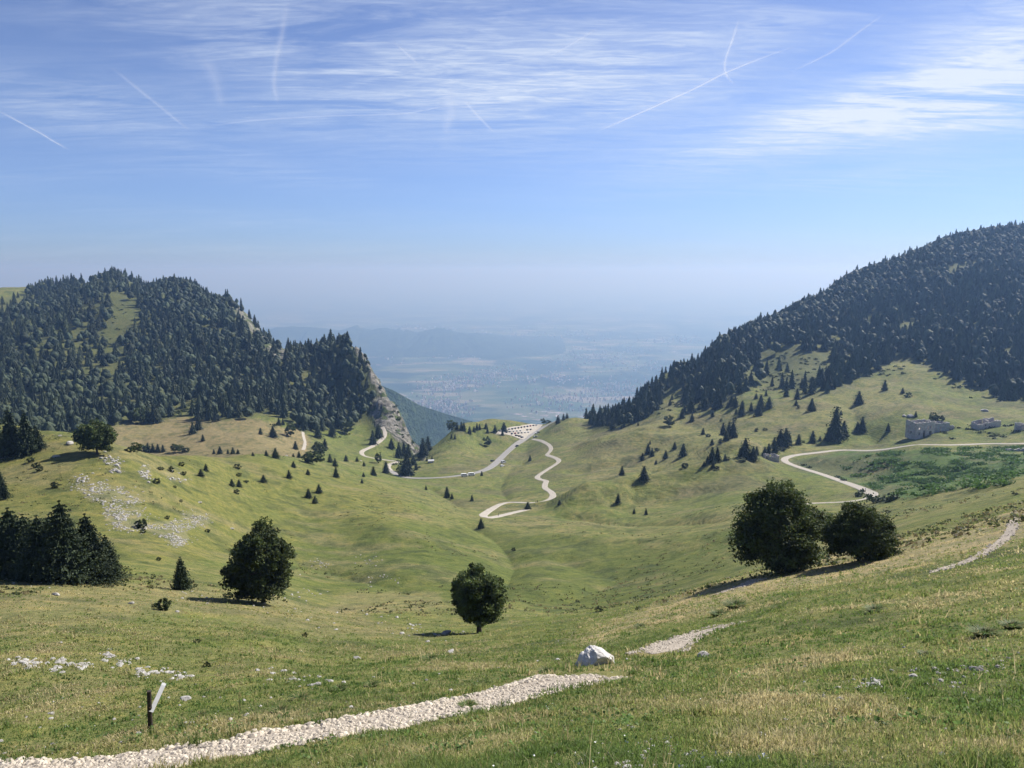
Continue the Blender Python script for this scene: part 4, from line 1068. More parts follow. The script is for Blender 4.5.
    (156.5, 483.5, 6, 'j', 'juniper among the grey outcrops at the crest', G4), (171, 471.5, 6, 'j', 'round juniper on the crest right of the outcrops', G4), (160, 470, 4, 'j', 'flat juniper on the crest left of its round neighbour', G4, 1.4), (182, 466, 5, 'j', 'round juniper behind the crest', G4), (183, 475, 4, 'j', 'low juniper under the pale outcrop streak', G4, 1.2), (175, 488, 3, 'j', 'tiny juniper below the outcrops', G4), (181, 502, 3, 'j', 'faint juniper in mid slope', G4),
    (201, 476.5, 8, 's', 'left spruce of the pair on the left crest', G4, 1.5), (206, 471.3, 8, 's', 'right spruce of the pair on the left crest', G4, 1.2), (237.5, 469, 6, 'j', 'dark juniper on the far part of the crest', G4), (238.5, 476.3, 4, 'j', 'little juniper under the one on the far crest', G4, 1.2), (232, 486.5, 8, 's', 'left of the twin spruces on the crest fold', G4, 1.4), (239, 487, 8, 's', 'right of the twin spruces on the crest fold', G4, 1.4), (236.5, 493.5, 5, 'j', 'juniper under the twin spruces', G4, 1.2), (246, 482.5, 3, 'j', 'flat juniper right of the twin spruces', G4, 1.4), (203, 441, 7, 's', 'single spruce in the middle of the brown meadow', G4, 1.2),
    (214, 454, 5, 's', 'leftmost of the little trees peeping over the crest', G4, 1.3), (220, 454, 8, 's', 'biggest of the little trees peeping over the crest', G4, 1.4), (228, 454, 5, 's', 'thin third of the little trees peeping over the crest', G4), (233, 454, 7, 's', 'fourth of the little trees peeping over the crest', G4, 1.3), (238, 454, 5, 's', 'fifth of the little trees peeping over the crest', G4, 1.4), (253, 456, 4, 's', 'last lone tree peeping over the crest', G4, 1.5),
    (193, 434, 13, 's', 'left front spruce of the forest tip on the brown meadow', G4), (198.5, 430, 15, 's', 'right front spruce of the forest tip on the brown meadow', G4, 1.1), (156, 423, 20, 's', 'large spruce rightmost at the forest foot by the brown meadow', G4, 1.2), (148, 423, 18, 's', 'large spruce second from right at the forest foot by the brown meadow', G4), (141, 424, 17, 'b', 'tall leafy tree at the forest foot by the brown meadow', G4, 0.9),
    (164, 610, 14, 'j', 'dark bush standing on the lower left meadow below the small spruce', G4, 0.9), (156, 607, 5, 'j', 'small low bush at the left of the dark bush on the lower meadow', G4, 1.5), (197, 643, 5, 'j', 'tiny dark bush above the stone rows on the lower meadow', G4, 1.2), (207, 667, 6, 'j', 'low dark tuft of scrub right of the stone rows', G4, 1.2), (305, 637, 5, 'j', 'tiny dark bush in the green dip of the lower meadow', G4), (228, 598, 6, 'j', 'low scrub at the left foot of the egg-shaped beech', G4, 1.6), (599, 612, 6, 'j', 'small dark bush on the rim of the green bowl right of the lone tree', G4, 1.1), (577, 602, 3, 'j', 'speck of scrub in the green bowl above the rim bush', G4, 1.2),
    (845, 511, 6, 'j', 'small bush peeping above the lower wide beech', G1), (888, 513, 3, 'j', 'flat dark bush on the smooth green slope', G1, 1.8), (1015.5, 495, 3, 'j', 'flat dark bush at the right end of the smooth green slope', G1, 1.8), (848, 548, 3.5, 'j', 'tuft between the two beeches at the slope edge', G1),
]
for s_ in single:
    meadow_tree(*s_[:6], wide=s_[6] if len(s_) > 6 else 1.0)
for k, (px, h, kd) in enumerate([(130, 6, 'j'), (137, 9, 'b'), (143, 8, 'j'), (148, 9, 's'), (153, 8, 's'), (158, 8, 's'), (163, 7, 's'), (175, 8, 'b'), (180, 7, 'b'), (186, 5, 'j')]):
    p = on_ground(px, 452, 300)
    names = ['leftmost bush', 'first leafy tree', 'dark bush', 'first dark spruce', 'second dark spruce', 'third dark spruce', 'fourth dark spruce', 'second leafy tree', 'third leafy tree', 'rightmost bush']
    t = meadow_tree(px, 452, h * 1.1, kd, names[k] + ' in the row of trees half hidden behind the left crest', 'row of trees behind the left crest', 1.2)
print('meadow trees', len(single), round(time.time() - T0, 1))

# ------------------------------------------------------------------ the two mountain forests
def forest_pts(polys, clr, bounds, step, seed, thin=None):
    rng = np.random.default_rng(seed)
    x0, x1, y0, y1 = bounds
    gx, gy = np.meshgrid(np.arange(x0, x1, step), np.arange(y0, y1, step))
    x = gx.ravel() + rng.uniform(-0.48, 0.48, gx.size) * step; y = gy.ravel() + rng.uniform(-0.48, 0.48, gx.size) * step
    z = hgt(x, y); px, py = project(x, y, z)
    wx = px + fbm(x / 15, y / 15, 2, 5) * 5; wy = py + fbm(x / 15, y / 15, 2, 8) * 3
    ok = inpoly(wx, wy, polys) & (np.hypot(x, y) > 560)
    for c in clr:
        ok &= ~inpoly(wx, wy, c) | (rng.random(len(x)) < (0.30 if c is CLIFF else 0.10))
    if thin is not None:
        ok &= rng.random(len(x)) < thin(px, py)
    # hidden side of the crest: keep only a couple of rows behind it
    thb = np.arctan2(x, y); r = np.hypot(x, y)
    mx = np.full(len(x), -9.0)
    for f_ in np.linspace(0.45, 0.985, 24):
        h_ = hgt(x * f_, y * f_) / (r * f_)
        mx = np.maximum(mx, h_)
    vis = (z + 15) / r > mx
    ok &= vis
    return x[ok], y[ok], z[ok], px[ok], py[ok]


def thinL(px, py):
    t = np.where(inpoly(px, py, [(60, 280), (150, 280), (160, 330), (120, 400), (20, 370), (0, 310)]), 0.50, 0.95)
    return t * (0.75 + 0.25 * (fbm(px / 12, py / 8, 2, 77) > -0.25))


def thinR(px, py):
    return np.where(inpoly(px, py, [(735, 395), (770, 340), (840, 330), (860, 372), (800, 400)]), 0.55, 0.97)


fL = forest_pts(LF, LCLR, (-1150, -100, 560, 1560), 9.2, 1, thinL)
fR = forest_pts(RF, RCLR, (60, 1250, 600, 1700), 9.0, 2, thinR)
print('forest', len(fL[0]), len(fR[0]))
PROTO = {'s': [far_crown(np.random.default_rng(k), 's') for k in range(6)], 'b': [far_crown(np.random.default_rng(40 + k), 'b') for k in range(6)]}
FAR_ME = {'s': [], 'b': []}
for k in range(5):
    for kd in 'sb':
        v, f, t = PROTO[kd][k]
        me = mesh_np('forest_tree', v, f, [m_forest], col=np.stack([t, t, t * 0.98], 1)); FAR_ME[kd].append(me)
        if kd == 'b':
            me2 = me


def forest(name, pts_, bfrac, seed, lab, hs, hb, nind=150):
    x, y, z, px, py = pts_
    rng = np.random.default_rng(seed)
    kind = rng.random(len(x)) < bfrac(px, py)          # True: broadleaf
    kind = kind | inpoly(px, py, CLIFF)
    H = np.where(kind, rng.uniform(*hb, len(x)), rng.uniform(*hs, len(x)) * rng.uniform(0.72, 1.12, len(x)))
    H = np.where(inpoly(px, py, CLIFF), H * 0.55, H)
    rot = rng.uniform(0, 6.28, len(x)); pr = rng.integers(0, 5, len(x))
    tone = rng.uniform(0.6, 1.4, len(x)); hue = rng.random(len(x))
    vis = H / np.hypot(x, y)
    vis = np.where(px > -5, vis, 0); vis = np.where(px < 1030, vis, 0)
    order = np.argsort(-vis)
    ind = set()
    for kd in (False, True):
        sel = [q_ for q_ in order if kind[q_] == kd][:nind // 3 if not kd else nind - 30]
        ind |= set(int(q_) for q_ in sel)
    side = lab
    for q_ in ind:
        kd = 'b' if kind[q_] else 's'
        o = link('broadleaf_tree' if kind[q_] else 'spruce', FAR_ME[kd][int(pr[q_])], None, (x[q_], y[q_], z[q_] - 0.4), rot[q_], H[q_])
        tag(o, ('rounded leafy tree in the dense forest on the ' if kind[q_] else 'pointed dark conifer in the dense forest on the ') + side, 'tree' if kind[q_] else 'conifer', ('leafy trees' if kind[q_] else 'conifers') + ' of the forest on the ' + side)
    VV, FF, TT_ = [], [], []; base = 0
    for kd in (False, True):
        for p_ in range(5):
            sel = np.array([q_ for q_ in np.nonzero((kind == kd) & (pr == p_))[0] if int(q_) not in ind], int)
            if len(sel) == 0: continue
            v, f, t = PROTO['b' if kd else 's'][p_]
            c_, s_ = np.cos(rot[sel])[:, None], np.sin(rot[sel])[:, None]; h_ = H[sel][:, None]
            wd = rng.uniform(0.85, 1.25, len(sel))[:, None]
            vx = (v[None, :, 0] * c_ - v[None, :, 1] * s_) * h_ * wd + x[sel][:, None]
            vy = (v[None, :, 0] * s_ + v[None, :, 1] * c_) * h_ * wd + y[sel][:, None]
            vz = v[None, :, 2] * h_ + z[sel][:, None] - 0.4
            VV.append(np.stack([vx, vy, vz], -1).reshape(-1, 3).astype(np.float32))
            FF.append((f[None] + (np.arange(len(sel)) * len(v))[:, None, None]).reshape(-1, 3) + base)
            tn_ = tone[sel][:, None] * t[None]
            hu = hue[sel][:, None] + 0 * tn_
            yel = (hu > 0.86) * 0.6 if kd else (hu > 0.93) * 0.45
            TT_.append(np.stack([tn_ * (1 + yel) * (0.88 if kd else 1), tn_ * (1 + yel * 0.6) * (0.90 if kd else 1), tn_ * 1.0], -1).reshape(-1, 3).astype(np.float32))
            base += len(sel) * len(v)
    me = mesh_np(name, np.concatenate(VV), np.concatenate(FF), [m_forest], col=np.concatenate(TT_))
    tag(link(name, me), 'dense mixed forest covering the ' + lab, 'forest', None, 'stuff')


forest('mountain_forest', fL, lambda px, py: np.where(inpoly(px, py, [(140, 270), (250, 290), (240, 340), (160, 330)]), 0.6, np.where(inpoly(px, py, [(0, 390), (130, 370), (220, 400), (200, 440), (0, 450)]), 0.48, np.where((px > 290) & (py > 370), 0.5, 0.33))), 3, 'mountain at the left', (15, 24), (10, 16))
forest('mountain_forest', fR, lambda px, py: np.where(py < 232 + np.clip(1000 - px, 0, 400) * 0.28 + 38, 0.6, 0.16), 4, 'mountain at the right', (14, 23), (11, 16))
print('forests', round(time.time() - T0, 1))
#@@PART4
# ------------------------------------------------------------------ roads and tracks
def gravel_mat(name, a, b_, scale=3.0, bump=0.03):
    m, nt, b = mat(name)
    g = nd(nt, 'ShaderNodeNewGeometry').outputs['Position']
    n_ = noise_n(nt, g, scale, 6, 0.7); v_ = nd(nt, 'ShaderNodeTexVoronoi', {'Vector': g, 'Scale': scale * 6})
    c = ramp(nt, n_.outputs['Fac'], [(0.3, a), (0.7, b_)])
    c = mixc(nt, 0.35, c, ramp(nt, v_.outputs['Distance'], [(0.0, (0.75, 0.72, 0.66)), (0.6, (0.2, 0.18, 0.15))]), 'MULTIPLY')
    nt.links.new(c, b.inputs['Base Color']); b.inputs['Roughness'].default_value = 0.95; b.inputs['Specular IOR Level'].default_value = 0.1
    bp = nd(nt, 'ShaderNodeBump', {'Height': v_.outputs['Distance'], 'Strength': 0.7, 'Distance': bump}); nt.links.new(bp.outputs[0], b.inputs['Normal'])
    return m


m_gravel = gravel_mat('pale_gravel', (0.34, 0.29, 0.23), (0.56, 0.50, 0.42))
m_asphalt = gravel_mat('worn_asphalt', (0.27, 0.265, 0.255), (0.38, 0.37, 0.35), 0.8, 0.01)
m_track = gravel_mat('gravel_track', (0.38, 0.35, 0.30), (0.56, 0.52, 0.45), 0.7, 0.02)


def catmull(p, step):
    p = np.asarray(p, float); out = []
    q = np.vstack([2 * p[0] - p[1], p, 2 * p[-1] - p[-2]])
    for i in range(1, len(q) - 2):
        n_ = max(2, int(np.linalg.norm(q[i + 1] - q[i]) / step))
        for k in range(n_):
            t = k / n_
            out.append(0.5 * ((2 * q[i]) + (-q[i - 1] + q[i + 1]) * t + (2 * q[i - 1] - 5 * q[i] + 4 * q[i + 1] - q[i + 2]) * t * t + (-q[i - 1] + 3 * q[i] - 3 * q[i + 1] + q[i + 2]) * t ** 3))
    out.append(q[-2]); return np.array(out)


def ribbon(name, pix, width, m, step=4.0, lift=0.25, rmin=2, smooth_n=3, ragged=0.0, seed=1, level=True):
    w = pix if isinstance(pix, np.ndarray) else np.array([on_ground(a, b, rmin)[:2] for a, b in pix])
    c = catmull(w, step)
    for _ in range(smooth_n):
        c[1:-1] = (c[:-2] + 2 * c[1:-1] + c[2:]) / 4
    d = np.gradient(c, axis=0); d /= np.linalg.norm(d, axis=1)[:, None]; nrm = np.stack([-d[:, 1], d[:, 0]], 1)
    s = np.concatenate([[0], np.cumsum(np.linalg.norm(np.diff(c, axis=0), axis=1))])
    wl = width * (0.5 + ragged * fbm(s / 1.7, s * 0 + seed, 3, seed)); wr = width * (0.5 + ragged * fbm(s / 1.7, s * 0 + seed + 9, 3, seed + 4))
    if ragged == 0.16:
        tp = np.clip(np.minimum(s, s[-1] - s) / (1.6 + 1.2 * vnoise(s * 3, s * 0 + seed, seed)), 0.02, 1) ** 0.6; wl = wl * tp; wr = wr * tp
    us = np.array([-1, -0.66, -0.33, 0, 0.33, 0.66, 1])
    rows = []
    for u in us:
        wd = np.where(u < 0, wl, wr)
        rows.append(c + nrm * (u * wd)[:, None])
    hz_ = np.stack([hgt(r[:, 0], r[:, 1]) for r in rows], 1)
    if level:
        top = hz_.max(1)
        for _ in range(4):
            top = np.maximum(top, np.convolve(np.pad(top, 2, 'edge'), np.ones(5) / 5, 'valid'))
        zz = np.repeat((top + lift)[:, None], 7, 1)
    else:
        zz = hz_ + lift
    V_ = [np.stack([rows[k][:, 0], rows[k][:, 1], zz[:, k]], 1) for k in range(7)]
    # embankment edges run down into the turf
    e0 = c + nrm * (-(wl + lift * 2 + 0.02))[:, None]; e1 = c + nrm * (wr + lift * 2 + 0.02)[:, None]
    dr = 0.5 if level else 0.08
    V_ = [np.stack([e0[:, 0], e0[:, 1], np.minimum(hgt(e0[:, 0], e0[:, 1]), zz[:, 0]) - dr], 1)] + V_ + [np.stack([e1[:, 0], e1[:, 1], np.minimum(hgt(e1[:, 0], e1[:, 1]), zz[:, 6]) - dr], 1)]
    VV = np.stack(V_, 1); m_ = 9
    i, j = np.meshgrid(np.arange(len(c) - 1), np.arange(m_ - 1), indexing='ij'); q = (i * m_ + j).ravel()
    me = mesh_np(name, VV.reshape(-1, 3), np.stack([q, q + m_, q + m_ + 1, q + 1], 1)[:, ::-1], [m], smooth=False)
    tag(link(name, me), kind='structure')
    return c, top + lift if level else zz[:, 3]


cm, zm = ribbon('asphalt_road', ROADXY['MAINR'], 6.2, m_asphalt, 4, 0.2, 300, 3, 0.0, 1, False)
cz, zz_ = ribbon('gravel_track', ROADXY['ZIG'], 3.6, m_track, 3, 0.16, 300, 2, 0.08, 1, False)
ribbon('gravel_track', ROADXY['LOOP'], 3.8, m_track, 3, 0.18, 400, 2, 0.08, 2, False)
cr_, zr_ = ribbon('gravel_track', ROADXY['RIGHTR'], 4.2, m_track, 3, 0.16, 200, 2, 0.06, 3, False)
ribbon('foot_track', [(-60, 461), (-20, 459), (5, 457.5), (22, 454.5), (32, 451)], 2.0, m_track, 2, 0.06, 120, 2, 0.2, level=False)
ribbon('farm_track', [(303, 432), (303.5, 437), (305, 443), (303, 450)], 2.4, m_track, 3, 0.1, 300, 1, 0.2, level=False)

PATHS = [[(-90, 800), (0, 781), (60, 775), (128, 765), (200, 756), (256, 744), (330, 731), (400, 718), (460, 707), (512, 696), (560, 683), (588, 675)],
         [(655, 654), (668, 645), (690, 637), (712, 630), (730, 624)], [(722, 593), (740, 587), (760, 579)],
         [(930, 573), (950, 567), (965, 562), (985, 553), (1000, 543), (1009, 534), (1013, 526), (1016, 519), (1026, 513)]]
PW = [2.2, 1.9, 1.3, 0.75]
path_c = []
for k, (p_, w_) in enumerate(zip(PATHS, PW)):
    path_c.append((ribbon('footpath', p_, w_, m_gravel, 0.12 if k < 2 else 0.3, 0.012, 2.0, 3, 0.16, 3 + k, level=False)[0], w_))


def path_dist(x, y):
    d = np.full(x.shape, 99.0)
    for c, w_ in path_c:
        cc = c[::3]
        for i in range(0, len(x), 20000):
            q = np.hypot(x[i:i + 20000, None] - cc[None, :, 0], y[i:i + 20000, None] - cc[None, :, 1]).min(1)
            d[i:i + 20000] = np.minimum(d[i:i + 20000], q - w_ / 2)
    return d


# car park at the pass
w = ROADXY['PK']; cw = w.mean(0)
vs = [(cw[0], cw[1])]; 
ringn = 40
pp = np.vstack([w[:, :2], w[:1, :2]]); sarc = np.concatenate([[0], np.cumsum(np.linalg.norm(np.diff(pp, axis=0), axis=1))])
ring = np.stack([np.interp(np.linspace(0, sarc[-1], ringn, endpoint=False), sarc, pp[:, k]) for k in (0, 1)], 1)
VV, FF = [], []
for r_ in range(9):
    t = r_ / 8
    q = cw[:2] + (ring - cw[:2]) * max(t, 0.001)
    zt = hgt(q[:, 0], q[:, 1])
    VV.append(np.stack([q[:, 0], q[:, 1], zt + 0.35], 1))
q = cw[:2] + (ring - cw[:2]) * 1.02; VV.append(np.stack([q[:, 0], q[:, 1], hgt(q[:, 0], q[:, 1]) - 0.8], 1))
for r_ in range(9):
    for k in range(ringn):
        FF.append((r_ * ringn + k, r_ * ringn + (k + 1) % ringn, (r_ + 1) * ringn + (k + 1) % ringn, (r_ + 1) * ringn + k))
me = mesh_np('car_park', np.concatenate(VV), np.array(FF), [m_track]); tag(link('car_park', me), kind='structure')

# ------------------------------------------------------------------ cars
m_glass = simple('car_glass', (0.02, 0.025, 0.03), 0.08, 0.1, 1, 0, 0, 0.8)
m_tyre = simple('tyre_rubber', (0.02, 0.02, 0.02), 0.9)
m_lampw = simple('lamp_glass', (0.6, 0.6, 0.58), 0.2); m_lampr = simple('tail_lamp', (0.35, 0.02, 0.02), 0.3)
PAINT = {'white': (0.80, 0.80, 0.79), 'silver': (0.45, 0.46, 0.47), 'grey': (0.16, 0.17, 0.18), 'black': (0.02, 0.02, 0.022), 'dark blue': (0.02, 0.04, 0.10), 'red': (0.35, 0.03, 0.03)}
PM = {k: simple('paint_' + k.replace(' ', '_'), v, 0.3, 0.05, 1, 0, 0.0, 0.6) for k, v in PAINT.items()}


def car_profile(kind):
    if kind == 'van':
        return [(-2.5, 0.35), (-2.52, 1.0), (-2.45, 2.25), (-2.3, 2.4), (1.2, 2.42), (1.6, 2.25), (2.05, 1.35), (2.55, 1.15), (2.62, 0.55), (2.55, 0.35)], 5.2, 2.0
    return [(-2.1, 0.32), (-2.15, 0.75), (-2.05, 0.98), (-1.65, 1.42), (-1.2, 1.5), (0.15, 1.5), (0.95, 1.02), (1.85, 0.88), (2.1, 0.68), (2.12, 0.32)], 4.2, 1.76


CAR = {}


def make_car(kind, colr):
    prof, L, Wd = car_profile(kind)
    n_ = len(prof)
    b = MB(); hw = Wd / 2; zs = 1.15 if kind == 'van' else 0.95
    vs = [(x, s * hw * (1 if z < zs else 0.86), z) for s in (-1, 1) for x, z in prof]
    fs = [tuple(range(n_)), tuple(range(2 * n_ - 1, n_ - 1, -1))] + [(i, n_ + i, n_ + (i + 1) % n_, (i + 1) % n_) for i in range(n_)]
    b.poly(vs, fs)
    t = empty('parked_van' if kind == 'van' else 'parked_car')
    out = [t, b.build('body', PM[colr], t)]
    g = MB()
    if kind == 'van':
        g.poly([(1.64, -0.8, 2.2), (1.64, 0.8, 2.2), (2.09, 0.92, 1.38), (2.09, -0.92, 1.38)], [(0, 3, 2, 1)])
        for s in (-1, 1):
            g.poly([(0.6, s * 0.885, 2.1), (1.5, s * 0.885, 2.1), (1.85, s * 1.005, 1.4), (0.6, s * 1.005, 1.4)], [(0, 1, 2, 3)])
            g.poly([(-1.9, s * 0.885, 2.1), (0.2, s * 0.885, 2.1), (0.2, s * 1.005, 1.5), (-1.9, s * 1.005, 1.5)], [(0, 1, 2, 3)])
    else:
        g.poly([(0.19, -0.7, 1.485), (0.19, 0.7, 1.485), (0.97, 0.8, 1.05), (0.97, -0.8, 1.05)], [(0, 3, 2, 1)])
        g.poly([(-1.7, -0.7, 1.42), (-1.7, 0.7, 1.42), (-2.08, 0.78, 1.02), (-2.08, -0.78, 1.02)], [(0, 1, 2, 3)])
        for s in (-1, 1):
            g.poly([(-1.6, s * 0.77, 1.40), (0.15, s * 0.77, 1.42), (0.75, s * 0.87, 1.06), (-1.75, s * 0.87, 1.02)], [(0, 1, 2, 3)])
    for k, p_ in enumerate(g.v):
        g.v[k] = (p_[0] * 1.004, p_[1] * 1.01, p_[2] + 0.006)
    out.append(g.build('window', m_glass, t))
    wx = 1.35 if kind == 'car' else 1.75
    wr = MB(); wr.tube([(0, -0.11, 0), (0, 0.11, 0)], 0.33, 14)
    w0 = None
    for x in (-wx, wx):
        for s in (-1, 1):
            if w0 is None:
                w0 = wr.build('wheel', m_tyre, t); o = w0
            else:
                o = link('wheel', w0.data, t)
            o.location = (x, s * (hw - 0.08), 0.33); out.append(o)
    hl = MB(); hl.box((0, 0, 0), (0.06, 0.32, 0.15))
    h0 = hl.build('headlight', m_lampw, t); h0.location = (prof[-2][0], -hw + 0.25, 0.66); out.append(h0)
    h1 = link('headlight', h0.data, t); h1.location = (prof[-2][0], hw - 0.25, 0.66); out.append(h1)
    return out


CARN = {}


def place_car(px, py, colr, label, group, rz, kind='car', zup=0.36):
    key = (kind, colr)
    p = on_ground(px, py, 300)
    loc = (p[0], p[1], p[2] + zup)
    if key not in CAR:
        CAR[key] = make_car(kind, colr); o = CAR[key][0]; o.location = loc; o.rotation_euler.z = rz; tag(o, label, 'van' if kind == 'van' else 'car', group)
    else:
        instance(CAR[key], 'car', label, 'van' if kind == 'van' else 'car', group, loc, rz)


rng = random.Random(4)
GA = 'vehicles in the car park at the pass'
rows = [  # back row along the far edge, middle rows, front row
    [(500.5 + k * 3.0, 431.3 - k * 0.47, 1.35) for k in range(13)], [(507 + k * 3.4, 432.6 - k * 0.35, 1.3) for k in range(8)], [(512 + k * 3.3, 434.3 - k * 0.3, 1.35) for k in range(6)], [(516.5, 436.2, 0.9), (519.5, 436.9, 0.9), (522, 438, 0.9)]]
names = ['back', 'second', 'third', 'front']
cols = ['white', 'black', 'silver', 'grey', 'black', 'white', 'dark blue', 'grey', 'silver', 'black', 'white', 'red', 'grey']
ordw = ['first', 'second', 'third', 'fourth', 'fifth', 'sixth', 'seventh', 'eighth', 'ninth', 'tenth', 'eleventh', 'twelfth', 'thirteenth']
for r_, row in enumerate(rows):
    for k, (px, py, a) in enumerate(row):
        if r_ in (1, 2) and k in (2, 5) and rng.random() < 0.4: continue
        c_ = cols[(k * 5 + r_ * 3) % 13]
        place_car(px, py, c_, '%s car, %s from the left in the %s row of the car park' % (c_, ordw[k], names[r_]), GA, a + rng.uniform(-0.1, 0.1))
place_car(536.5, 434.2, 'white', 'white car parked alone on the verge right of the road at the pass', GA, 0.6)
place_car(538.5, 433.0, 'black', 'black car parked on the verge beside the white one right of the road', GA, 0.6)
place_car(534.5, 437.5, 'silver', 'silver car parked at the mouth of the gravel zigzag', GA, 1.2)
place_car(536.5, 437.2, 'grey', 'grey car parked beside the silver one at the mouth of the zigzag', GA, 1.2)
place_car(464.3, 476.7, 'white', 'white van parked below the curve of the asphalt road, left one of the pair', None, 0.25, 'van', 0.1)
place_car(471.5, 475.8, 'white', 'white van parked below the curve of the asphalt road, right one of the pair', None, 0.2, 'van', 0.1)
place_car(503.4, 463.2, 'silver', 'silver van standing on the grass right of the road bend', None, 0.9, 'van', 0.1)
place_car(502.3, 466.6, 'white', 'white car on the grass just below the silver van', None, 0.9, 'car', 0.1)
place_car(492.5, 461.6, 'black', 'black car parked on the left verge of the asphalt road', None, 0.9, 'car', 0.2)
place_car(516.8, 446.7, 'black', 'dark car driving down the asphalt road towards the bend', None, -2.2, 'car', 0.3)

# ------------------------------------------------------------------ people
def person(px, py, shirt, label, h=1.75, rmin=200, step=0.12, zup=0.28):
    p = on_ground(px, py, rmin)
    bm_v = [(0, 0, 0.92), (0, 0, 1.15), (0, 0, 1.42), (0, 0, 1.52), (0, 0, 1.62), (0, 0, 1.72), (0.1, 0, 0.88), (0.11, -step, 0.5), (0.11, -step * 1.2, 0.08), (0.11, -step * 1.2 - 0.14, 0.04), (-0.1, 0, 0.88), (-0.11, step, 0.5), (-0.11, step * 1.6, 0.08), (-0.11, step * 1.6 - 0.14, 0.04),
            (0.19, 0, 1.40), (0.25, 0.04, 1.12), (0.25, -0.06, 0.88), (-0.19, 0, 1.40), (-0.25, -0.02, 1.12), (-0.25, -0.14, 0.90)]
    ed = [(0, 1), (1, 2), (2, 3), (3, 4), (4, 5), (0, 6), (6, 7), (7, 8), (8, 9), (0, 10), (10, 11), (11, 12), (12, 13), (2, 14), (14, 15), (15, 16), (2, 17), (17, 18), (18, 19)]
    rad = [0.15, 0.13, 0.15, 0.055, 0.09, 0.085, 0.10, 0.065, 0.05, 0.045, 0.10, 0.065, 0.05, 0.045, 0.07, 0.05, 0.04, 0.07, 0.05, 0.04]
    me = bpy.data.meshes.new('person'); me.from_pydata(bm_v, ed, [])
    o = bpy.data.objects.new('person', me); COL.objects.link(o)
    md = o.modifiers.new('skin', 'SKIN'); sv = me.skin_vertices[0].data if me.skin_vertices else None
    if sv is None:
        bpy.context.view_layer.objects.active = o
        bpy.context.view_layer.update()
        import bmesh
        bm = bmesh.new(); bm.from_mesh(me); bm.verts.layers.skin.verify(); bm.to_mesh(me); bm.free(); sv = me.skin_vertices[0].data
    for k, r_ in enumerate(rad):
        sv[k].radius = (r_, r_)
    sv[0].use_root = True
    o.modifiers.new('sub', 'SUBSURF').levels = 1
    dg = bpy.context.evaluated_depsgraph_get(); ev = bpy.data.meshes.new_from_object(o.evaluated_get(dg))
    o.modifiers.clear(); o.data = ev
    skin = simple('skin', (0.45, 0.28, 0.2), 0.6); sh = simple('shirt_cloth', shirt, 0.9); tr = simple('trouser_cloth', (0.04, 0.05, 0.07), 0.9); hr = simple('hair', (0.04, 0.03, 0.02), 0.8)
    for m in (skin, sh, tr, hr): ev.materials.append(m)
    for f in ev.polygons:
        z = f.center.z
        f.material_index = 3 if z > 1.68 else 0 if z > 1.50 else 1 if (z > 0.95 and not (abs(f.center.x) > 0.18 and z < 1.15)) else 0 if abs(f.center.x) > 0.19 else 2
        f.use_smooth = True
    o.location = (p[0], p[1], p[2] + zup); o.rotation_euler.z = px
    o.scale = (h / 1.8,) * 3
    tag(o, label, 'person')


person(498.3, 516.9, (0.05, 0.04, 0.04), 'person in dark clothes walking on the lower arm of the gravel hairpin')
person(536, 503.5, (0.45, 0.35, 0.22), 'person in a tan top walking on the bend of the gravel track')
person(537.6, 503.4, (0.10, 0.16, 0.10), 'person in a green top walking beside the one in tan')
person(865.5, 491.6, (0.10, 0.2, 0.55), 'person in a blue top on the right-hand hairpin bend')
person(440, 637, (0.3, 0.3, 0.3), 'x') if False else None

# ------------------------------------------------------------------ ruins
m_stone, nt, b = mat('weathered_stone_wall')
g = nd(nt, 'ShaderNodeNewGeometry').outputs['Position']
bk = nd(nt, 'ShaderNodeTexVoronoi', {'Vector': g, 'Scale': 1.8}); nz = noise_n(nt, g, 0.5, 6, 0.7)
c = mixc(nt, 0.5, ramp(nt, nz.outputs['Fac'], [(0.3, (0.28, 0.25, 0.22)), (0.55, (0.40, 0.36, 0.32)), (0.75, (0.52, 0.48, 0.43))]), bk.outputs['Color'], 'SOFT_LIGHT')
hs_ = nd(nt, 'ShaderNodeHueSaturation', {'Color': c, 'Saturation': 0.45}).outputs[0]
nt.links.new(hs_, b.inputs['Base Color']); b.inputs['Roughness'].default_value = 0.95
bp = nd(nt, 'ShaderNodeBump', {'Height': bk.outputs['Distance'], 'Strength': 0.8, 'Distance': 0.15}); nt.links.new(bp.outputs[0], b.inputs['Normal'])
m_plaster = simple('flaking_plaster', (0.54, 0.49, 0.44), 0.9, 0.25, 0.8, 0.02)
m_slab = simple('concrete_slab', (0.38, 0.36, 0.33), 0.9, 0.3, 1.0, 0.02)


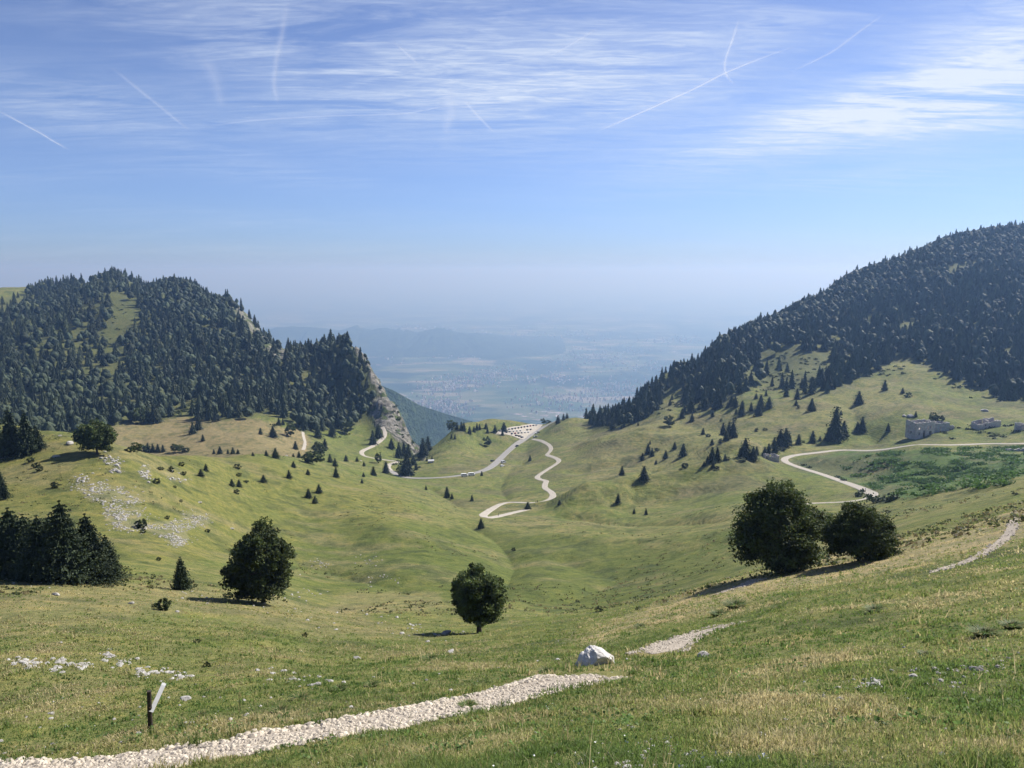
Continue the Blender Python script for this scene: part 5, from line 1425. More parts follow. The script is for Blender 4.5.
def wall(parent, a, b_, h0, h1, th, openings, m, seed=1, zb=-1.5):
    """a ruined wall from a to b: cells left empty where the openings are, top edge broken"""
    a = Vector((*a, 0)); b_ = Vector((*b_, 0)); L = (b_ - a).length; d = (b_ - a).normalized(); nn = Vector((-d.y, d.x, 0)) * th / 2
    rr = random.Random(seed)
    xs = sorted({0, L} | {o_[0] for o_ in openings} | {o_[1] for o_ in openings} | {L * k / 10 for k in range(1, 10)})
    mb = MB()
    for x0, x1 in zip(xs[:-1], xs[1:]):
        if x1 - x0 < 1e-3: continue
        mid_ = (x0 + x1) / 2
        top0 = h0 + (h1 - h0) * mid_ / L + rr.uniform(-0.5, 0.35)
        segs = [(zb, top0)]
        for o_ in openings:
            if o_[0] - 1e-4 <= x0 and x1 <= o_[1] + 1e-4:
                ns = []
                for s0, s1 in segs:
                    if o_[2] > s0: ns.append((s0, min(o_[2], s1)))
                    if o_[3] < s1: ns.append((max(o_[3], s0), s1))
                segs = [s_ for s_ in ns if s_[1] - s_[0] > 0.01]
        for s0, s1 in segs:
            p0, p1 = a + d * x0, a + d * x1
            j0 = rr.uniform(-0.25, 0.25) if s1 == top0 else 0
            mb.poly([p0 - nn + Vector((0, 0, s0)), p1 - nn + Vector((0, 0, s0)), p1 + nn + Vector((0, 0, s0)), p0 + nn + Vector((0, 0, s0)),
                     p0 - nn + Vector((0, 0, s1 + j0)), p1 - nn + Vector((0, 0, s1 - j0)), p1 + nn + Vector((0, 0, s1 - j0)), p0 + nn + Vector((0, 0, s1 + j0))],
                    [(3, 2, 1, 0), (4, 5, 6, 7), (0, 1, 5, 4), (1, 2, 6, 5), (2, 3, 7, 6), (3, 0, 4, 7)])
    return mb.build('wall', m, parent)


p = on_ground(923, 437.3, 300); u = p[1] / F
t = tag(empty('ruined_barracks', p, R(16)), 'long roofless stone ruin with empty window holes above the gravel road', 'ruin')
W1, W2, Dp, Ht = 23 * u, 22 * u, 9.0, 15.5 * u
x0 = -9.5 * u
op = [(x0 and 9.0 * u, 11.5 * u, 0.1, 7.2 * u), (16.5 * u, 19.2 * u, 2.6 * u, 6.2 * u), (13.2 * u, 15.2 * u, 8.0 * u, 11.2 * u), (16.5 * u, 19.2 * u, 8.4 * u, 11.6 * u), (3.0 * u, 5.0 * u, 8.4 * u, 11.0 * u), (3.0 * u, 5.0 * u, 2.4 * u, 5.4 * u)]
wall(t, (x0, 0), (x0 + W1, 0), Ht, Ht, 0.7, op, m_plaster, 3)
wall(t, (x0, 0.36), (x0 + 0.0, Dp), Ht, Ht * 1.06, 0.7, [(3, 4.2, 3 * u, 6 * u)], m_stone, 4)
wall(t, (x0 + W1, 0.36), (x0 + W1, Dp), Ht, Ht, 0.7, [], m_stone, 5)
wall(t, (x0, Dp + 0.36), (x0 + W1, Dp + 0.36), Ht, Ht, 0.7, [], m_stone, 6)
wall(t, (x0 + W1 + 0.36, 2.2), (x0 + W1 + W2, 2.2), Ht * 0.86, Ht * 0.80, 0.7, [(10 * u, 11 * u, 3 * u, 9 * u)], m_stone, 7, -0.5)
wall(t, (x0 + W1 + W2, 2.56), (x0 + W1 + W2, Dp), Ht * 0.8, Ht * 0.8, 0.7, [], m_stone, 8, -0.5)
wall(t, (x0 + W1 + 0.36, Dp + 0.36), (x0 + W1 + W2, Dp + 0.36), Ht * 0.84, Ht * 0.8, 0.7, [(4 * u, 6 * u, 4 * u, 8 * u)], m_stone, 9, -0.5)
sl = MB(); sl.box((x0 + W1 / 2, Dp / 2 + 0.2, 7.4 * u), (W1 - 1, Dp - 0.8, 0.3)); sl.build('floor_slab', m_slab, t)
wall(t, (x0 + W1 + W2 + 0.36, 3.4), (x0 + W1 + W2 + 8 * u, 3.4), 5.5 * u + 4 * u, 8.5 * u, 0.7, [], m_stone, 10, 3 * u)

p = on_ground(773, 461.5, 300); u = p[1] / F
t = tag(empty('stone_hut', p, R(8)), 'small roofless stone hut beside the spruce row at the hairpin', 'hut')
for k, (a, b_, h0, h1, op) in enumerate([((-6.5, 0), (6.5, 0), 7.2, 6.5, []), ((-6.5, 0.2), (-6.5, 5), 7.6, 7.8, [(1.5, 2.6, 3, 5)]), ((6.5, 0.2), (6.5, 5), 6.6, 6.6, []), ((-6.5, 5.2), (6.5, 5.2), 7.6, 7.4, [(4, 5.5, 2, 5)])]):
    wall(t, (a[0] * u, a[1]), (b_[0] * u, b_[1]), h0 * u * 0.8, h1 * u * 0.8, 0.5, [(o_[0], o_[1], o_[2] * u, o_[3] * u) for o_ in op], m_stone, 20 + k)
p = on_ground(991, 427.5, 300); u = p[1] / F
t = tag(empty('ruined_house', p, R(5)), 'collapsed pale stone ruin with jagged gable remains up the slope at the right', 'ruin')
for k, (a, b_, h0, h1, op) in enumerate([((-14, 0), (10, 0), 3.5, 7.5, [(6 * u, 9 * u, 1, 4 * u)]), ((-14, 0.3), (-14, 7), 3.5, 4.5, []), ((10, 0.3), (10, 7), 7.5, 5.0, []), ((-12, 7.2), (10, 7.2), 5.0, 8.5, [(9 * u, 12 * u, 3 * u, 9 * u)]), ((-2, 0.3), (-2, 7), 5.5, 8.5, [])]):
    wall(t, (a[0] * u, a[1]), (b_[0] * u, b_[1]), h0 * u, h1 * u, 0.7, op, m_stone if k % 2 else m_plaster, 30 + k)
p = on_ground(1023, 430, 300); u = p[1] / F
t = tag(empty('ruined_shed', p, R(-4)), 'small stone ruin cut by the right picture edge above the road', 'ruin')
for k, (a, b_, h0, h1) in enumerate([((-5, 0), (8, 0), 5, 6), ((-5, 0.3), (-5, 4), 5, 6.5), ((-5, 4.2), (8, 4.2), 6.5, 6)]):
    wall(t, (a[0] * u, a[1]), (b_[0] * u, b_[1]), h0 * u, h1 * u, 0.6, [(4 * u, 6 * u, u, 4 * u)] if k == 0 else [], m_stone, 40 + k)
p = on_ground(1010, 451, 250); u = p[1] / F
t = tag(empty('retaining_wall', p, R(4)), 'low dry stone retaining wall in the green nettle slope below the road', 'wall')
wall(t, (-5 * u, 0), (25 * u, 0), 2.2 * u, 2.2 * u, 0.7, [], m_stone, 50)
wall(t, (-5 * u, -1.5), (-5 * u, -0.36), 2.6 * u, 2.4 * u, 0.7, [], m_stone, 51)
p = on_ground(431, 462.5, 300); u = p[1] / F
t = tag(empty('cattle_shelter', p, R(12)), 'tiny low shelter with a pale pitched roof below the knoll', 'hut')
hb = MB(); hb.box((0, 0, 0.5), (5.5 * u, 2.6, 2.6)); hb.build('wall', m_stone, t)
hb = MB(); hb.poly([(-3.2 * u, -1.8, 1.7), (3.2 * u, -1.8, 1.7), (3.2 * u, 0, 2.9), (-3.2 * u, 0, 2.9), (-3.2 * u, 1.8, 1.7), (3.2 * u, 1.8, 1.7), (-3.2 * u, -1.8, 1.5), (3.2 * u, -1.8, 1.5), (3.2 * u, 1.8, 1.5), (-3.2 * u, 1.8, 1.5)], [(0, 1, 2, 3), (3, 2, 5, 4), (6, 7, 1, 0), (8, 9, 4, 5), (0, 3, 4, 9, 6), (1, 7, 8, 5, 2), (9, 8, 7, 6)])
hb.build('roof', simple('pale_metal_roof', (0.62, 0.62, 0.60), 0.5), t)
print('built', round(time.time() - T0, 1))

# ------------------------------------------------------------------ rocks
m_rock, nt, b = mat('limestone')
g = nd(nt, 'ShaderNodeNewGeometry').outputs['Position']
na = noise_n(nt, g, 1.3, 8, 0.7); nb = noise_n(nt, g, 9, 6, 0.7)
c = ramp(nt, na.outputs['Fac'], [(0.28, (0.20, 0.19, 0.17)), (0.45, (0.36, 0.345, 0.315)), (0.7, (0.56, 0.54, 0.50))])
c = mixc(nt, 0.6, c, ramp(nt, nb.outputs['Fac'], [(0.35, (0.45, 0.43, 0.40)), (0.6, (1, 1, 1))]), 'MULTIPLY')
nt.links.new(c, b.inputs['Base Color']); b.inputs['Roughness'].default_value = 0.9; b.inputs['Specular IOR Level'].default_value = 0.2
bp = nd(nt, 'ShaderNodeBump', {'Height': nb.outputs['Fac'], 'Strength': 0.8, 'Distance': 0.06}); nt.links.new(bp.outputs[0], b.inputs['Normal'])


m_boulder = m_rock.copy(); m_boulder.name = 'white_limestone'
for nd_ in m_boulder.node_tree.nodes:
    if nd_.type == 'VALTORGB' and len(nd_.color_ramp.elements) == 3:
        for e_, cc_ in zip(nd_.color_ramp.elements, ((0.34, 0.32, 0.29), (0.60, 0.58, 0.54), (0.78, 0.76, 0.72))):
            e_.color = (*cc_, 1)


def rock_arr(seed, sub=2, sx=1.0, sy=0.8, sz=0.6, cuts=10, rough=0.12):
    """angular stone: a ball cut by random planes then roughened"""
    import bmesh
    rg = np.random.default_rng(seed)
    bm = bmesh.new(); bmesh.ops.create_icosphere(bm, subdivisions=sub, radius=1)
    v = np.array([q.co[:] for q in bm.verts]); f = np.array([[q.index for q in ff.verts] for ff in bm.faces]); bm.free()
    for _ in range(cuts):
        n_ = rg.normal(size=3); n_ /= np.linalg.norm(n_); dd = rg.uniform(0.6, 0.92)
        e_ = v @ n_ - dd
        v = v - n_ * np.maximum(e_, 0)[:, None] * 0.97
    v = v * (1 + rough * fbm(v[:, 0] * 2.2 + v[:, 2] * 1.3 + seed, v[:, 1] * 2.2 - v[:, 2], 4, seed)[:, None])
    return v * np.array([sx, sy, sz]), f


ROCKS = []
for k in range(8):
    rg = np.random.default_rng(500 + k)
    v, f = rock_arr(500 + k, 3, 1, rg.uniform(0.6, 0.9), rg.uniform(0.4, 0.7)); v *= 0.5
    ROCKS.append(mesh_np('rock', v, f, [m_rock], smooth=False))
# the boulder beside the path
v, f = rock_arr(86, 5, 1.0, 0.8, 0.55, 12, 0.2)
v[:, 2] += np.where(v[:, 0] < -0.1, 0.06 * np.sin(v[:, 0] * 9), 0) - 0.10 * np.maximum(v[:, 0], 0)
p = on_ground(594, 664, 5); u = p[1] / F
o = link('boulder', mesh_np('boulder', v * 23 * u, f, [m_boulder], smooth=False), None, (p[0], p[1], p[2] + 6 * u), 0.3)
tag(o, 'big pale angular limestone boulder between the two gravel stretches of the path', 'boulder')
rk_list = [(705, 657, 16, 'pale flat-topped rock in the grass right of the boulder'), (558, 660, 6, 'small white stone just left of the big boulder'), (37, 580, 16, 'long white rock at the foot of the left grove'), (70, 580, 11, 'white rock under the tallest conifer of the grove'), (23, 581, 7, 'small white stone left of the long one under the grove'), (51, 582, 8, 'white stone right of the long one under the grove'), (87, 583, 6, 'small stone before the right end of the grove'),
           (56, 595, 10, 'white stone on the straw-coloured meadow below the grove'), (131, 604, 7, 'white stone below the grove, right of the meadow\'s middle'), (177, 612, 5, 'white stone right of the dark bush on the lower meadow'), (60, 643, 5, 'single white stone on the lower meadow above the stone rows'), (300, 575, 3, 'small rock at the left of the green bowl'),
           (51, 714, 8, 'upper stone of a pair in grass at the lower left'), (51, 719, 6, 'lower stone of a pair in grass at the lower left'), (186, 700, 15, 'flat white stone group right of the signpost'), (185, 723, 5, 'small white stone right of the signpost foot'), (230, 720, 7, 'white stone in the long grass above the path left'), (246, 716, 9, 'larger white stone in the long grass above the path'),
           (451, 653, 12, 'grey-white jagged rock on the meadow below the lone tree'), (357, 659, 10, 'grey rock in the hollow above the stone row'), (446, 634, 14, 'long white stone at the foot of the lone tree\'s shadow'), (402, 634, 6, 'white stone left of the lone tree\'s shadow'), (336, 630, 5, 'bright stone right on the straw streak'), (337, 613, 4, 'bright stone at the upper rim of the lower meadow'), (319, 628, 3, 'tiny stone on the straw streak'),
           (237, 666, 0.1, 'x'), (344, 683, 7, 'pointed grey stone right end of the stone row'), (627, 768, 12, 'white rock at the lower picture edge left of the flower patch'), (684, 768, 10, 'white rock at the lower picture edge'), (720, 764, 9, 'pale pointed rock at the lower edge'), (762, 737, 14, 'white rock in the grass at the lower middle right'), (978, 671, 17, 'long pale rock in the turf at the right'), (913, 678, 12, 'pale broken rock beside the bare earth patch'), (876, 683, 11, 'white stone left of the bare earth patch'), (839, 689, 9, 'white stone further left of the bare earth patch'), (854, 680, 5, 'tiny white stone in the turf'), (1003, 662, 8, 'white stone near the right edge'),
           (232, 529, 5, 'white rock on the green flank right of the scree'), (200, 503, 6, 'grey rock at the upper right of the scree'), (56, 457, 8, 'grey rock below the brow tree'), (70, 444, 9, 'pale outcrop left of the brow tree'), (29, 450, 5, 'white stone at the foot of the left brow spruces'), (60, 436, 4, 'pale stone on the skyline of the left slope'), (105, 452, 4, 'white stone right of the brow tree'), (143, 492, 3, 'bright little stone above the scree'),
           (286.5, 456, 3, 'white block on the rim by the field'), (360.5, 461, 3, 'white block at the end of the rim below the green field'), (904, 416, 6, 'pale boulder heap up-slope of the ruin, left stone'), (911, 417, 8, 'grey boulder of the heap up-slope of the ruin'), (985, 411.5, 9, 'flat pale rock slab on the upper right meadow'), (880, 432, 0.1, 'x'), (942, 466, 0.1, 'x'), (981, 481, 6, 'white rock at the foot of the nettle slope')]
for k, (px, py, wpx, lab) in enumerate(rk_list):
    if lab == 'x': continue
    p = on_ground(px, py, 3); s_ = wpx * p[1] / F
    o = link('rock', ROCKS[k % 8], None, (p[0], p[1], p[2] + 0.08 * s_), k * 1.3, (s_, s_, s_ * 0.85)); tag(o, lab, 'rock', 'loose limestone rocks')


def stones(name, polys, n_, size, seed, label, rmin, rmax, sub=1, sizepow=2.0, flat=1.0):
    """countless small stones as one heap"""
    rg = np.random.default_rng(seed); PR = [rock_arr(900 + k, sub, 1, 0.8, 0.6, 6, 0.1) for k in range(5)]
    P_ = []
    for q in polys:
        xs_ = [a for a, b_ in q]; ys_ = [b_ for a, b_ in q]
        m_ = int(n_ / len(polys))
        a = rg.uniform(min(xs_) - 6, max(xs_) + 6, m_ * 4); b_ = rg.uniform(min(ys_) - 3, max(ys_) + 3, m_ * 4)
        ok = inpoly(a + rg.normal(size=len(a)) * 4.5, b_ + rg.normal(size=len(a)) * 2.2, q) & (fbm(a / 10, b_ / 4, 3, seed) + 0.25 * fbm(a / 3, b_ / 1.5, 2, seed + 2) > -0.02)
        for c_, d_ in list(zip(a[ok], b_[ok]))[:m_]:
            P_.append(on_ground(c_, d_, rmin, rmax))
    P_ = np.array(P_)
    s_ = size * (0.35 + 1.2 * rg.random(len(P_)) ** sizepow)
    merge_stones(name, P_, s_, PR, rg, label, flat)


def merge_stones(name, P_, s_, PR, rg, label, flat=1.0, m=None):
    VV, FF, base = [], [], 0
    kid = rg.integers(0, len(PR), len(P_)); rot = rg.uniform(0, 6.28, len(P_))
    for k, (v, f) in enumerate(PR):
        sel = np.nonzero(kid == k)[0]
        if not len(sel): continue
        c_, sn = np.cos(rot[sel])[:, None], np.sin(rot[sel])[:, None]; h_ = s_[sel][:, None]
        vx = (v[None, :, 0] * c_ - v[None, :, 1] * sn) * h_ + P_[sel, 0][:, None]; vy = (v[None, :, 0] * sn + v[None, :, 1] * c_) * h_ + P_[sel, 1][:, None]
        vz = v[None, :, 2] * h_ * flat + P_[sel, 2][:, None] + 0.1 * h_
        VV.append(np.stack([vx, vy, vz], -1).reshape(-1, 3)); FF.append((f[None] + (np.arange(len(sel)) * len(v))[:, None, None]).reshape(-1, 3) + base); base += len(sel) * len(v)
    me = mesh_np(name, np.concatenate(VV), np.concatenate(FF), [m or m_rock])
    tag(link(name, me), label, 'stones', None, 'stuff')


stones('scree', SCREE[:1], 420, 0.34, 1, 'upper tongue of pale broken rock on the left slope', 100, 500, 1, 1.5, 0.7)
stones('scree', SCREE[1:2], 1300, 0.25, 2, 'lower field of loose white scree on the left slope', 100, 500, 1, 1.5)
stones('outcrop_rubble', SCREE[2:], 260, 0.55, 3, 'grey outcrop rubble along the crest of the left slope', 100, 500)
ROWS = [[(10, 661), (25, 660), (40, 663), (38, 667), (12, 667)], [(48, 661), (56, 655), (60, 660), (62, 672), (50, 670)], [(70, 661), (82, 661), (90, 668), (75, 670)], [(98, 659), (112, 652), (125, 654), (133, 662), (118, 668), (102, 665)], [(134, 671), (148, 668), (165, 673), (186, 674), (188, 678), (165, 681), (136, 677)], [(262, 669), (280, 670), (300, 676), (318, 679), (334, 681), (330, 688), (308, 687), (285, 679), (264, 675)]]
stones('stone_row', ROWS, 520, 0.11, 4, 'low rows of white stones half sunk in the lower meadow', 8, 90, 2, 1.6, 0.7)
stones('meadow_stones', [[(360, 556), (378, 555), (380, 566), (362, 566)], [(368, 578), (395, 576), (402, 585), (370, 588)], [(310, 560), (328, 563), (325, 571), (312, 570)], [(360, 610), (430, 625), (478, 628), (478, 634), (420, 640), (350, 622)], [(250, 585), (320, 590), (330, 600), (255, 596)]], 210, 0.24, 5, 'scattered pale stones in the green bowl around the lone tree', 60, 400)
stones('meadow_stones', [[(-10, 574), (90, 577), (110, 585), (200, 592), (230, 600), (200, 602), (100, 590), (-10, 584)], [(160, 590), (330, 612), (440, 636), (430, 642), (320, 622), (160, 600)]], 170, 0.17, 6, 'scattered pale stones along the bleached rim of the lower meadow', 40, 130)
stones('meadow_stones', [[(300, 650), (620, 640), (640, 668), (500, 700), (300, 740)], [(0, 690), (300, 680), (300, 735), (0, 760)]], 170, 0.05, 7, 'small white stones scattered in the grass above the path', 5, 60, 2)
stones('turf_stones', [[(835, 683), (880, 676), (885, 690), (840, 695)], [(905, 672), (950, 668), (990, 665), (1010, 658), (1010, 668), (960, 680), (910, 685)], [(790, 650), (1024, 630), (1024, 705), (800, 705)]], 210, 0.042, 8, 'white stones and crumbs round the bare earth patches at the right', 3, 40, 2)
stones('turf_stones', [[(600, 735), (720, 740), (760, 768), (590, 772)], [(640, 680), (800, 690), (1024, 700), (1024, 768), (520, 768), (520, 735)]], 240, 0.024, 9, 'small white stones and blossoms dotted through the nearest grass', 2, 30, 1)

# gravel of the footpath
rg = np.random.default_rng(12); PR = [rock_arr(950 + k, 1, 1, 0.8, 0.6, 5, 0.1) for k in range(5)]
GP, GS = [], []
for k, (c_, w_) in enumerate(path_c):
    n_ = [14000, 2600, 600, 900][k]
    i = rg.integers(0, len(c_) - 1, n_); t_ = rg.random(n_)
    d = c_[i + 1] - c_[i]; nn = np.stack([-d[:, 1], d[:, 0]], 1) / (np.linalg.norm(d, axis=1)[:, None] + 1e-9)
    lat = np.clip(rg.normal(size=n_) * 0.30, -0.62, 0.62) * w_; edge = rg.random(n_) < 0.22
    lat = np.where(edge, np.sign(lat) * w_ * rg.uniform(0.42, 0.62, n_), lat)
    q = c_[i] + d * t_[:, None] + nn * lat[:, None]
    sz = np.where(edge, 0.02 + 0.08 * rg.random(n_) ** 2.5, 0.008 + 0.055 * rg.random(n_) ** 5) * (1.15 if k < 2 else 1.6)
    GP.append(np.stack([q[:, 0], q[:, 1], hgt(q[:, 0], q[:, 1]) + 0.012], 1)); GS.append(sz)
m_pebble = simple('pebbles', (0.44, 0.385, 0.305), 0.9, 0.4, 6.0)
merge_stones('path_gravel', np.concatenate(GP), np.concatenate(GS), PR, rg, 'loose pale gravel lying on the footpath', 0.9, m_pebble)
print('stones', round(time.time() - T0, 1))

# ------------------------------------------------------------------ signpost
p = on_ground(150.5, 729, 5); u = p[1] / F
t = tag(empty('signpost', p, 0.2), 'short dark wooden trail post with a tilted narrow white board', 'signpost')
m_dark = simple('dark_wood', (0.045, 0.035, 0.028), 0.85, 0.4, 8, 0.01); m_board = simple('painted_board', (0.48, 0.48, 0.47), 0.6, 0.12, 8, 0.002)
mb = MB(); mb.tube([(0, 0, -0.25), (0.01, 0, 20 * u), (0.03, 0, 44 * u)], [2.6 * u, 2.5 * u, 2.3 * u], 12); mb.build('post', m_dark, t)
mb = MB()
bl, bw, bt = 27 * u, 1.2 * u, 0.05
mb.poly([(-bt, -bw / 2, 0), (bt, -bw / 2, 0), (bt, bw / 2, 0.02), (-bt, bw / 2, 0.02), (-bt, -bw / 2, bl * 0.94), (bt, -bw / 2, bl * 0.94), (bt, bw / 2, bl * 0.9), (-bt, bw / 2, bl * 0.9), (-bt, 0, bl * 1.03), (bt, 0, bl * 1.03)],
        [(3, 2, 1, 0), (0, 1, 5, 4), (1, 2, 6, 9, 5), (2, 3, 7, 6), (3, 0, 4, 8, 7), (4, 5, 9, 8), (8, 9, 6, 7)])
bo = mb.build('sign_board', m_board, t); bo.location = (2.4 * u, -2.6 * u, 21 * u); bo.rotation_euler = (R(4), R(30), R(62) if False else 0); bo.rotation_euler = (R(-48), R(26), 0); bo.scale = (1, 1, 1.15)
mb = MB(); mb.tube([(1.4 * u, -3.0 * u, 26 * u), (1.4 * u, 2.0 * u, 26 * u)], 0.012, 6); mb.build('bolt', simple('rusty_iron', (0.12, 0.07, 0.05), 0.7, 0.3, 20, 0, 0.6), t)

# ------------------------------------------------------------------ grass
def grass(name, n_, r0, r1, th0, th1, hmul, seed, label, palette, dens=None, blades=7, pad=0.02, lean=0.85, wmul=1.0):
    rg = np.random.default_rng(seed)
    th = rg.uniform(th0, th1, n_); r = np.exp(rg.uniform(math.log(r0), math.log(r1), n_))
    x, y = r * np.sin(th), r * np.cos(th)
    keep = path_dist(x, y) > pad * rg.random(n_)
    if dens is not None: keep &= rg.random(n_) < dens(x, y)
    x, y, r = x[keep], y[keep], r[keep]; n_ = len(x); z = hgt(x, y)
    pv_n = fbm(x / 3.5, y / 3.5, 3, seed + 1); pv2 = fbm(x / 0.7, y / 0.7, 2, seed + 4)
    H = hmul * (0.03 + 0.045 * rg.random(n_) + 0.04 * np.clip(pv2, 0, 1) + 0.03 * np.clip(pv_n, -0.3, 1)) * (1 + r * 0.010) * (0.7 + 2.2 * np.clip(fbm(x / 0.45, y / 0.45, 2, seed + 8) - 0.05, 0, 1))
    nb_ = blades
    a = rg.uniform(0, 6.283, (n_, nb_)); ln = rg.uniform(0.15, 1.0, (n_, nb_)) * lean
    h = H[:, None] * rg.uniform(0.5, 1.25, (n_, nb_)); wd = np.maximum(0.0028, 0.00062 * r)[:, None] * rg.uniform(0.7, 1.4, (n_, nb_)) * wmul
    bx = x[:, None] + rg.normal(size=(n_, nb_)) * (0.02 + 0.0016 * r[:, None]); by = y[:, None] + rg.normal(size=(n_, nb_)) * (0.02 + 0.0016 * r[:, None])
    ca, sa = np.cos(a), np.sin(a); zb = z[:, None] - 0.015 + 0 * a
    dx, dy = ca * ln * h, sa * ln * h; wa = a + rg.normal(size=a.shape) * 0.6 + 1.57; wx, wy = np.cos(wa) * wd, np.sin(wa) * wd
    P0 = np.stack([bx - wx, by - wy, zb], -1); P1 = np.stack([bx + wx, by + wy, zb], -1)
    P2 = np.stack([bx + dx * 0.35 + wx * 0.8, by + dy * 0.35 + wy * 0.8, zb + h * 0.55], -1); P3 = np.stack([bx + dx * 0.35 - wx * 0.8, by + dy * 0.35 - wy * 0.8, zb + h * 0.55], -1)
    P4 = np.stack([bx + dx, by + dy, zb + h * (1 - 0.3 * ln)], -1)
    V_ = np.stack([P0, P1, P2, P3, P4], 2).reshape(-1, 3); m_ = n_ * nb_
    b0 = np.arange(m_) * 5
    q4 = np.stack([b0, b0 + 1, b0 + 2, b0 + 3], 1); t3 = np.stack([b0 + 3, b0 + 2, b0 + 4], 1)
    pal = np.array(palette); 
    sel = np.clip((pv_n[:, None] * 1.2 + 0.5 * fbm(x / 1.1, y / 1.1, 2, seed + 12)[:, None] + 0.36 + rg.normal(size=(n_, nb_)) * 0.24), 0, 0.999) * (len(pal) - 1)
    i0 = sel.astype(int); fr = (sel - i0)[..., None]; colr = pal[i0] * (1 - fr) + pal[np.minimum(i0 + 1, len(pal) - 1)] * fr
    colr = colr * rg.uniform(0.95, 1.6, (n_, nb_, 1))
    me = mesh_np(name, V_, [q4, t3], [m_grass], col=np.repeat(colr.reshape(-1, 3), 5, 0))
    tag(link(name, me), label, 'grass', None, 'stuff')


m_grass, nt, b = mat('grass_blades')
tn_ = nd(nt, 'ShaderNodeAttribute', attribute_name='tint').outputs['Color']
nt.links.new(tn_, b.inputs['Base Color']); b.inputs['Roughness'].default_value = 0.6; b.inputs['Specular IOR Level'].default_value = 0.25
tr = nd(nt, 'ShaderNodeBsdfTranslucent', {'Color': tn_}); mx = nd(nt, 'ShaderNodeMixShader', {0: 0.5, 1: b.outputs[0], 2: tr.outputs[0]}); nt.links.new(mx.outputs[0], nt.nodes['Material Output'].inputs[0])
PALG = [(0.095, 0.145, 0.036), (0.14, 0.19, 0.048), (0.20, 0.225, 0.068), (0.26, 0.24, 0.10), (0.40, 0.34, 0.18)]
PALS = [(0.12, 0.14, 0.045), (0.22, 0.19, 0.08), (0.34, 0.28, 0.14), (0.42, 0.36, 0.20)]
grass('meadow_grass', 62000, 2.2, 16, -0.72, 0.72, 1.0, 21, 'short tufted mountain grass on the nearest slope', PALG, None, 7)
grass('meadow_grass', 52000, 14, 62, -0.72, 0.72, 1.0, 22, 'grass of the middle slope around the footpath', PALG, lambda x, y: 1 - 0.6 * sstep(35, 62, np.hypot(x, y)), 6)
grass('rim_grass', 26000, 45, 130, -0.72, 0.72, 0.9, 25, 'bleached grass along the rim of the near slope', PALG[1:], lambda x, y: 0.8 - 0.7 * sstep(80, 130, np.hypot(x, y)), 5)


def nearpath(x, y):
    d = path_dist(x, y)
    return np.exp(-np.maximum(d, 0) / 0.8) * 0.9 * (fbm(x / 2, y / 2, 2, 6) > -0.2) + 0.01


grass('long_grass', 40000, 6, 40, -0.72, 0.6, 1.9, 23, 'longer seeding grass fringing the gravel path', [(0.06, 0.10, 0.025), (0.11, 0.15, 0.04), (0.24, 0.22, 0.09), (0.38, 0.32, 0.17)], nearpath, 6, 0.03, 0.6)
grass('dry_stalks', 4500, 3, 60, -0.6, 0.72, 3.2, 24, 'thin dry straw stalks standing above the turf', PALS, lambda x, y: 0.25 + 0.5 * (fbm(x / 6, y / 6, 2, 3) > 0), 2, 0.0, 0.9, 0.55)
TUS = [(985, 636, 20), (1012, 628, 16), (875, 612, 13), (845, 640, 0), (925, 655, 9), (390, 672, 0), (300, 700, 14), (340, 690, 12), (372, 686, 10), (280, 712, 14), (718, 616, 12), (735, 608, 16), (545, 672, 10), (560, 662, 0), (430, 660, 10), (640, 628, 8), (200, 716, 10), (130, 742, 9), (55, 752, 10), (468, 707, 13), (360, 739, 8), (745, 745, 0)]
